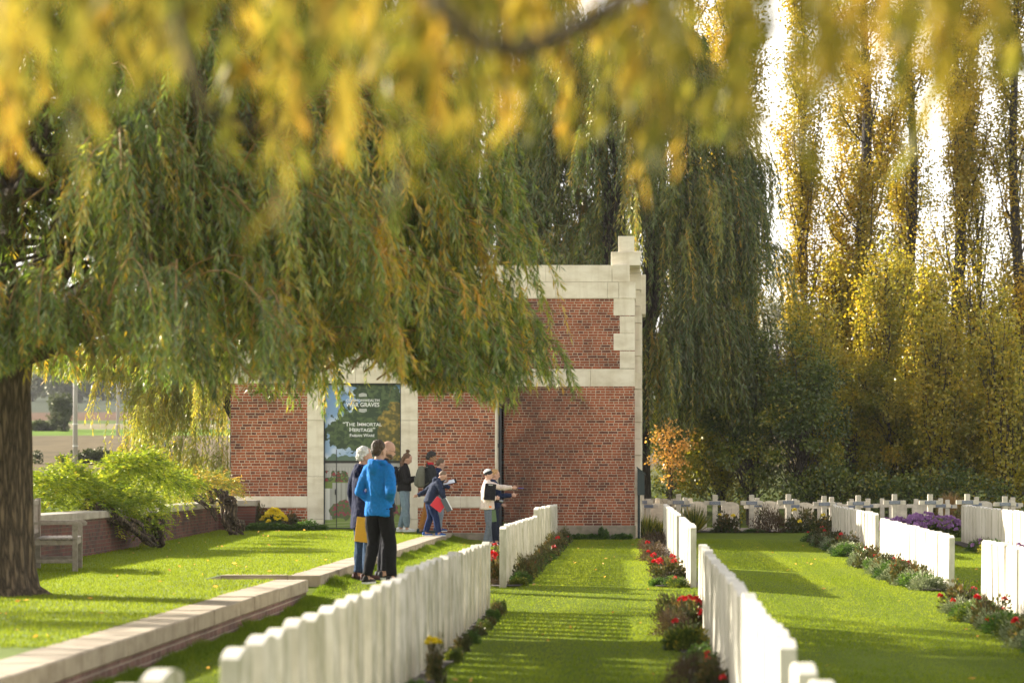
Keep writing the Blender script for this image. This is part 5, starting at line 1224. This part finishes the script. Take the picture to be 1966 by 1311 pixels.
    for nm, s in (('R', 1), ('L', -1)):
        h, k, a = J['hip'+nm], J['kn'+nm], J['an'+nm]; t.tube([h+Vector((0, 0, .03)), h*.5+k*.5, k, k*.5+a*.5, a+Vector((0, 0, .01))], [.102*bw, .090*bw, .074*bw, .068*bw, .058*bw*bottom.get('cuff', 1)], 16)
    link('trousers', remesh(t, 'trousers', .012, 3, .012, (7, 7, 6), 0, seed+5), fabric('trousers_fabric', bottom['c'], .9, .2), e)
    # ---- top
    tw = top.get('w', 1.0); hem = top.get('hem', .86); b = MB(); rr = [(hem, .185*tw*top.get('flare', 1), .145*tw), (hem+.05, .186*tw*top.get('flare', 1), .145*tw), (1.06, .165*tw, .128*tw), (1.25, .172*tw, .130*tw), (1.38, .172*tw, .115), (1.44, .13, .09), (1.475, .075, .072)]
    b.loft([[U(p) if zz > .95 else Vector(p) for p in ell((0, 0, zz), rx, ry, 20)] for zz, rx, ry in rr])
    for nm, s in (('R', 1), ('L', -1)):
        ar = top.get('arm', 1.0); sh, el, wr = J['sh'+nm], J['el'+nm], J['wr'+nm]; b.ball(sh-Vector((s*.02, 0, .01)), .078*ar, 1, 1, 1, 12, 8); b.tube([sh-Vector((s*.03, 0, 0)), sh*.5+el*.5, el, el*.5+wr*.5, wr+(wr-el).normalized()*.005], [.078*ar, .070*ar, .062*ar, .057*ar, .047*ar], 14); b.ball(el, .063*ar, 1, 1, 1, 12, 8)
    if top.get('hood'):
        for a in range(-4, 5):
            an = a*.42; b.ball(U((.085*math.sin(an), -.075*math.cos(an)-.01, 1.485+.012*math.cos(an))), .038, 1.1, 1.1, 1.0, 10, 7)
        b.ball(U((0, -.10, 1.42)), .1, .85, .5, .8, 14, 10)
    elif top.get('collar', True):
        b.loft([[U(p) for p in ell((0, -.005, zz), r, r*.95)] for zz, r in ((1.44, .09), (1.50, .073), (1.525, .068))])
    cl = link('jacket', remesh(b, 'jacket', .011, 3, top.get('fold', .015), (8, 8, 4), top.get('quilt', 0), seed), fabric('jacket_fabric', top['c'], .8, .15), e)
    if top.get('trim') is not None:
        tb = MB(); tb.loft([[U(p) for p in ell((0, .0, zz), r, r)] for zz, r in ((1.475, .083), (1.53, .075), (1.531, .066), (1.478, .07))]); tb.build('collar', fabric('collar_fabric', top['trim']), e, True)
    # ---- shoes
    for nm, s in (('R', 1), ('L', -1)):
        a = J['an'+nm]; bz = a.z-.09; yaw_f = s*-.12; Mf = Matrix.Rotation(yaw_f, 3, 'Z'); f = MB()
        prof = [(-.085, .030, .07), (-.06, .038, .085), (0, .040, .09), (.06, .042, .065), (.12, .044, .05), (.165, .036, .04), (.185, .018, .03)]
        f.loft([[a*1+Mf @ Vector((w_*math.cos(t_), y_, (0 if math.sin(t_) < 0 else h_*math.sin(t_)))) - Vector((0, 0, a.z-bz-.018)) for t_ in [2*math.pi*q/12 for q in range(12)]] for y_, w_, h_ in prof])
        so = f.build('shoe', fabric('shoe_upper', shoes[0], .6), e, True)
        g = MB(); g.loft([[a+Mf @ Vector((w_*1.08*math.cos(t_), y_*1.02, 0))+Vector((0, 0, bz-a.z+zz)) for y_, w_, t_ in ([(y_, w_, 0) for y_, w_, h_ in prof]+[(y_, w_, math.pi) for y_, w_, h_ in reversed(prof)])] for zz in (0, .022)])
        g.build('sole', fabric('shoe_sole', shoes[1], .7), so)
    # ---- hair
    if hair:
        hm = MB()
        for (c, r, sx, sy, sz) in hair['balls']: hm.ball(HD(c), r, sx, sy, sz, 14, 9, Mh)
        me = remesh(hm, 'hair', .007, 1, 0)
        amp = hair.get('amp', .006); f = hair.get('f', 60)
        nv = [v.normal.copy() for v in me.vertices]
        for v, n in zip(me.vertices, nv): v.co = v.co+n*(amp*(mnoise.noise(v.co*f)+.6*mnoise.noise(v.co*f*2.1+Vector((3, 1, 2)))))
        me.update(); t = NT('hair_strands'); n_ = t.noise(60, 4, t.pos((1, 1, .3), True)); t.color(t.ramp(n_, [(.3, tuple(x*.55 for x in hairc)), (.7, tuple(min(1, x*1.5) for x in hairc))])); t.rough(.6); t.bump(n_, .8, .01)
        link('hair', me, t.m, e)
    if beanie:
        hm = MB(); hm.ball(HD((0, .005, 1.672)), .1, .88, 1.05, .92, 16, 10, Mh); me = remesh(hm, 'beanie', .007, 1, .002, (40, 40, 10))
        t = NT('beanie_knit'); gy = t.n('TexCoord').outputs['Object']; sp = t.n('SeparateXYZ'); t.l(gy, sp.inputs[0]); v = t.math('ADD', sp.outputs['Z'], t.math('MULTIPLY', sp.outputs['Y'], -.45)); t.color(t.ramp(t.math('MULTIPLY', t.math('SUBTRACT', v, 1.60), 5.0, ), [(0, beanie[0]), (.50, beanie[0]), (.52, beanie[1]), (1, beanie[1])])); t.rough(.95)
        link('beanie', me, t.m, e)
    if glasses:
        g = MB()
        for s in (1, -1):
            c = HD((s*.033, .118, 1.632)); g.tube([c+Mh @ Vector((.022*math.cos(q), 0, .018*math.sin(q))) for q in [2*math.pi*k/12 for k in range(13)]], .0018, 6); g.tube([HD((s*.056, .115, 1.636)), HD((s*.080, .0, 1.632))], .0018, 6)
        g.tube([HD((-.011, .12, 1.634)), HD((.011, .12, 1.634))], .0016, 6); g.build('glasses', M['pipe'], e)
    return e, J, U, HD

def wp(e, p):      # local point of a person to world
    s = e.scale[0]; a = e.rotation_euler[2]; x, y, z = p; x, y, z = x*s, y*s, z*s
    return Vector((e.location[0]+x*math.cos(a)-y*math.sin(a), e.location[1]+x*math.sin(a)+y*math.cos(a), e.location[2]+z))
def held(name, label, cat, e, c, size, rot, mat, extra=None):
    """flat thing (board, folder, phone) held at local point c of person e"""
    o = MB().bevbox(-size[0]/2, -size[1]/2, -size[2]/2, size[0]/2, size[1]/2, size[2]/2, min(size)*.25).build(name, mat)
    o.location = wp(e, c); o.rotation_euler = Matrix.Rotation(e.rotation_euler[2], 3, 'Z').to_4x4().to_3x3().to_euler(); 
    o.rotation_euler = (Matrix.Rotation(e.rotation_euler[2], 4, 'Z') @ Matrix.Rotation(rot[2], 4, 'Z') @ Matrix.Rotation(rot[1], 4, 'Y') @ Matrix.Rotation(rot[0], 4, 'X')).to_euler()
    tag(o, label, cat)
    if extra: extra(o)
    return o
def backpack(e, label, c, mat, s=1.0):
    root = empty('backpack', wp(e, c), e.rotation_euler[2]); root.scale = (e.scale[0]*s,)*3; tag(root, label, 'backpack')
    b = MB(); b.loft([[Vector((rx*math.copysign(abs(math.cos(t_))**.6, math.cos(t_)), y0+ry*math.copysign(abs(math.sin(t_))**.6, math.sin(t_)), z_)) for t_ in [2*math.pi*k/20 for k in range(20)]] for z_, rx, ry, y0 in ((-.22, .12, .05, 0), (-.20, .145, .085, -.01), (0, .15, .095, -.01), (.14, .14, .075, 0), (.20, .11, .05, .01), (.22, .06, .02, .02))])
    link('bag', remesh(b, 'bag', .012, 3, .008, (12, 12, 8)), mat, root)
    p = MB(); p.loft([[Vector((rx*math.cos(t_), -.10+.04*math.sin(t_)*ry, z_)) for t_ in [2*math.pi*k/16 for k in range(16)]] for z_, rx, ry in ((-.19, .10, .6), (-.15, .115, 1), (-.02, .11, 1), (.01, .08, .5))]); p.build('pocket', mat, root, True)
    for sx in (-1, 1):
        q = MB(); q.tube([(sx*.10, .06, .17), (sx*.125, .10, .20), (sx*.13, .19, .17), (sx*.125, .245, .08), (sx*.13, .235, -.04), (sx*.15, .12, -.14), (sx*.13, .05, -.18)], .018, 8, flat=.5); q.build('strap', mat, root, True)

short = lambda amp=.006, f=70: {'balls': [((0, -.005, 1.668), .1, .84, .98, .98), ((0, -.045, 1.625), .1, .72, .60, .70)], 'amp': amp, 'f': f}
def people():
    zt = .215
    blk = fabric('black_fabric', (.013, .013, .015)); 
    e, J, U, HD = person('person in bright blue hooded jacket and black jeans seen from behind', 727, 31.7, .06, 1.86, -27, dict(sw=.165, elR=(.235, -.10, 1.14), wrR=(.13, .07, 1.01), hdR=(-.8, .3, -.3), elL=(-.235, -.07, 1.13), wrL=(-.13, .07, .98), hdL=(.8, .3, -.3), turn=-6, anR=(.15, .06, .09), knR=(.13, .06, .49), anL=(-.13, -.06, .09), head=2),
        hair={'balls': [((0, -.010, 1.682), .1, .82, .97, .95), ((0, -.05, 1.635), .1, .72, .60, .68)], 'amp': .010, 'f': 80}, hairc=(.055, .032, .018), top=dict(c=(.012, .17, .52), hood=True, hem=.83, w=.96, flare=1.04, fold=.018, arm=.94), bottom=dict(c=(.012, .012, .014), w=1.05), shoes=((.02, .02, .02), (.7, .7, .7)), seed=1)
    e, J, U, HD = person('person with white hair in long navy coat holding a yellow folder', 697, 32.75, .06, 1.80, -52, dict(elR=(.26, -.06, 1.15), wrR=(.22, .07, .90), hdR=(0, .3, -1), turn=-15, wrL=(-.24, .03, .9)), hair=short(.014, 45), hairc=(.62, .60, .56), top=dict(c=(.010, .014, .045), hood=True, hem=.68, w=1.02, flare=1.06, arm=1.0), bottom=dict(c=(.035, .065, .12), w=1.05), shoes=((.06, .025, .02), (.03, .02, .02)), seed=2)
    o = held('folder', 'yellow folder held low beside the navy coat and black jeans', 'folder', e, (.22, .07, .72), (.24, .010, .33), (0, 0, 0), simple('yellow_card', (.80, .42, .02), .6, .05)); o.location = W(700, 1017, 32.15); o.rotation_euler = (0, math.radians(7), math.radians(-4))
    e, J, U, HD = person('bald person with glasses and dark jacket behind the blue jacket', 737, 33.4, .05, 1.91, -74, dict(elR=(.20, -.05, 1.14), wrR=(.14, -.02, .93), hdR=(-.1, .1, -1), elL=(-.22, -.04, 1.14), wrL=(-.18, .06, .93), hdL=(0, .3, -1), head=14), top=dict(c=(.012, .014, .022), hem=.85, w=1.0), bottom=dict(c=(.02, .02, .025)), glasses=True, seed=3,
        hair={'balls': [((0, .085, 1.553), .1, .42, .28, .30), ((.05, .05, 1.57), .1, .16, .45, .25), ((-.05, .05, 1.57), .1, .16, .45, .25)], 'amp': .003, 'f': 120}, hairc=(.12, .08, .05))
    e4, J, U, HD = person('person with curly brown hair bun in black jacket and pale blue jeans', 776, 52.2, .262, 1.70, -80, dict(elR=(.23, .02, 1.12), wrR=(.09, .26, 1.17), hdR=(-.2, 1, .1), elL=(-.23, .02, 1.12), wrL=(-.09, .25, 1.19), hdL=(.2, 1, .1), head=26, anR=(.09, .05, .09), anL=(-.10, -.08, .09)), hairc=(.11, .055, .025),
        hair={'balls': [((0, -.01, 1.668), .1, .84, .98, .95), ((0, -.06, 1.60), .1, .76, .55, .9), ((0, -.055, 1.52), .1, .70, .45, .8), ((.04, -.03, 1.47), .06, .8, .6, 1), ((-.04, -.03, 1.47), .06, .8, .6, 1), ((0, -.055, 1.795), .042, 1, 1, .9)], 'amp': .016, 'f': 38},
        top=dict(c=(.013, .012, .013), hem=.90, w=1.1, arm=1.05), bottom=dict(c=(.17, .23, .29), w=1.15, cuff=.85), shoes=((.65, .65, .62), (.75, .75, .72)), seed=4)
    backpack(e4, 'black backpack worn by the person with the hair bun', (0, -.20, 1.24), blk, .95)
    held('notebook', 'brown notebook held up by the person with the hair bun', 'notebook', e4, (.03, .37, 1.235), (.17, .02, .24), (math.radians(-55), 0, 0), simple('brown_cover', (.22, .06, .035), .5))
    held('phone', 'slim grey-green phone held below the brown notebook', 'phone', e4, (.10, .37, 1.155), (.08, .16, .010), (math.radians(15), 0, 0), simple('phone_grey', (.10, .16, .14), .3))
    e5, J, U, HD = person('person with black curly hair, grey backpack and mustard trousers', 826, 52.0, .235, 1.74, -78, dict(elR=(.22, .02, 1.13), wrR=(.12, .25, 1.10), hdR=(-.1, 1, 0), elL=(-.22, .02, 1.12), wrL=(-.10, .26, 1.08), hdL=(.1, 1, 0), head=8, anR=(.10, -.22, .09), knR=(.10, -.10, .49), anL=(-.1, -.05, .09)), skin='tan', hairc=(.012, .010, .009),
        hair={'balls': [((0, .0, 1.685), .1, .90, 1.02, .92), ((0, -.055, 1.64), .1, .74, .55, .62), ((0, .05, 1.725), .06, 1.1, .8, .7)], 'amp': .020, 'f': 42}, top=dict(c=(.02, .022, .024), hem=.88, w=1.08, trim=(.42, .02, .03)), bottom=dict(c=(.30, .13, .03), w=1.0), shoes=((.02, .05, .05), (.05, .06, .05)), seed=5)
    backpack(e5, 'grey-green backpack worn by the person with black curly hair', (0, -.20, 1.22), fabric('grey_green_fabric', (.13, .13, .10)), 1.05)
    def paper(o):
        pp = MB().box(-.095, -.13, .0055, .095, .12, .007).build('paper', simple('white_paper', (.78, .80, .84), .6, .03), o)
    held('clipboard', 'clipboard with white paper held open beside the brick wall', 'clipboard', e5, (.0, .41, 1.10), (.23, .32, .010), (math.radians(14), math.radians(22), 0), blk, paper)
    e6, J, U, HD = person('person in navy jacket and pale jeans half hidden behind the curly-haired one', 842, 52.95, .25, 1.60, -70, dict(elR=(.25, -.02, 1.14), wrR=(.14, .22, 1.05), elL=(-.24, 0, 1.14), wrL=(-.14, .24, 1.08), head=20), hair=short(.006), hairc=(.10, .06, .03), top=dict(c=(.012, .022, .065), hem=.88, w=1.12), bottom=dict(c=(.22, .26, .30)), shoes=((.05, .08, .2), (.7, .7, .7)), seed=6)
    e7, J, U, HD = person('stooping child in navy quilted jacket and navy track trousers', 826, 51.0, .20, 1.44, -76, dict(bend=24, head=20, sw=.17, elR=(.28, .25, 1.10), wrR=(.24, .36, .90), hdR=(-.1, .25, -1), elL=(-.34, -.06, 1.14), wrL=(-.36, -.26, 1.04), hdL=(-.1, -.9, -.2), anR=(.11, .20, .09), knR=(.11, .12, .49), anL=(-.11, -.10, .09), knL=(-.10, .02, .49)), hair={'balls': [((0, -.012, 1.675), .1, .80, .93, .92), ((0, -.05, 1.64), .1, .70, .55, .62)], 'amp': .003, 'f': 90}, hairc=(.16, .10, .06),
        top=dict(c=(.018, .026, .055), hood=True, hem=.86, w=1.15, quilt=.007, fold=.006, arm=1.12), bottom=dict(c=(.012, .025, .085), w=1.2, cuff=1.1), shoes=((.02, .08, .30), (.72, .74, .76)), seed=7)
    def sheet(o): MB().box(.052, -.012, -.15, .07, .0, .14).build('paper', simple('white_paper', (.78, .80, .84), .6, .03), o)
    o = held('folder', 'red folder hanging open from the hand of the stooping child', 'folder', e7, (.25, .37, .72), (.26, .008, .24), (0, 0, 0), simple('red_card', (.55, .012, .03), .55, .05)); o.location = W(842, 968, 50.75); o.rotation_euler = (0, math.radians(38), 0)
    o = held('folder', 'dark grey folder with white sheet beside the hanging red folder', 'folder', e7, (.25, .37, .72), (.12, .008, .30), (0, 0, 0), simple('grey_card', (.06, .075, .09), .5, .05), sheet); o.location = W(857, 969, 50.7); o.rotation_euler = (0, math.radians(-28), 0)
    e8, J, U, HD = person('child in black and white beanie and beige sweatshirt pointing right', 936, 50.5, .0, 1.60, -86, dict(elR=(.25, -.05, 1.12), wrR=(.20, .17, 1.09), hdR=(-.15, 1, .1), palmR=(0, 0, 1), curlR=.9, elL=(-.20, .30, 1.34), wrL=(-.16, .56, 1.33), hdL=(0, 1, -.03), palmL=(0, 0, 1), pointL=True, curlL=.9, head=4, anR=(.09, -.04, .09), anL=(-.09, .06, .09)),
        beanie=((.02, .02, .022), (.70, .70, .68)), hairc=(.2, .12, .07), top=dict(c=(.62, .52, .45), hem=.84, w=1.14, collar=True, arm=1.08), bottom=dict(c=(.13, .15, .19), w=.92, cuff=1.15), shoes=((.70, .70, .72), (.8, .8, .8)), seed=8)
    def clip(o): MB().bevbox(-.045, -.012, .135, .045, -.006, .155, .002).build('clip', simple('steel', (.5, .5, .5), .3, .05, metallic=1), o)
    o = held('clipboard', 'black clipboard held against the beige sweatshirt', 'clipboard', e8, (.0, .1, 1), (.23, .012, .34), (0, 0, 0), blk, clip); o.location = W(941, 944, 50.20); o.rotation_euler = (0, math.radians(5), math.radians(-3))
    o = MB().tube([(0, 0, 0), (.12, 0, -.004)], .005, 8).build('pen', simple('blue_pen', (.03, .05, .5), .3, .05)); o.location = wp(e8, (-.155, .70, 1.325)); tag(o, 'blue pen pointing right in the hand of the beanie wearer', 'pen')
    lg = MB().bevbox(-.03, -.004, -.022, .03, .0, .022, .002).build('pocket_badge', simple('orange_badge', (.8, .22, .04)), e8); lg.location = (.205, .06, .90); lg.rotation_euler = (0, 0, math.radians(90))
    e9, J, U, HD = person('blond child in navy jacket pointing low behind the beanie wearer', 948, 51.35, .0, 1.60, -80, dict(elR=(.24, .12, 1.14), wrR=(.20, .38, 1.16), hdR=(0, 1, -.1), pointR=True, palmR=(0, 0, 1), wrL=(-.15, .2, .95), head=10, anR=(.10, .05, .09)), hair=short(.014, 45), hairc=(.42, .24, .09), top=dict(c=(.010, .018, .05), hood=True, hem=.86, w=1.05), bottom=dict(c=(.02, .025, .045)), shoes=((.03, .035, .06), (.1, .1, .12)), seed=9)
    c = empty('camera_body', W(956, 961, 51.0), 0); tag(c, 'small black and silver camera hanging in front of the blond child', 'camera')
    MB().bevbox(-.06, -.03, -.04, .06, .03, .04, .006).build('housing', blk, c); MB().tube([(.03, 0, 0), (.11, 0, -.02)], [.035, .03], 14).build('lens', simple('silver_ring', (.3, .3, .3), .3, .1, metallic=1), c); MB().tube([(-.04, 0, .04), (-.10, .02, .2), (-.08, .05, .36)], .006, 6).build('strap', blk, c)
    o = held('folder', 'pale green sheet hanging beside the grey jeans', 'folder', e9, (.0, .1, 1), (.13, .006, .25), (0, 0, 0), simple('green_card', (.14, .22, .10), .6, .05)); o.location = W(947, 990, 50.85); o.rotation_euler = (0, math.radians(-6), math.radians(-20))
people()
def haze():
    o = MB().box(-1520, -80, -3, 1520, 4020, 95).build('haze'); tag(o, 'thin autumn haze over the far fields', 'haze', kind='stuff')
    m = bpy.data.materials.new('haze_air'); m.use_nodes = True; t = m.node_tree
    for n in list(t.nodes):
        if n.type == 'BSDF_PRINCIPLED': t.nodes.remove(n)
    v = t.nodes.new('ShaderNodeVolumePrincipled'); v.inputs['Color'].default_value = (.95, .95, .97, 1); v.inputs['Density'].default_value = .00014; v.inputs['Anisotropy'].default_value = .3
    out = [n for n in t.nodes if n.type == 'OUTPUT_MATERIAL'][0]; t.links.new(v.outputs[0], out.inputs['Volume']); o.data.materials.append(m)
    SC.cycles.volume_bounces = 0
haze()
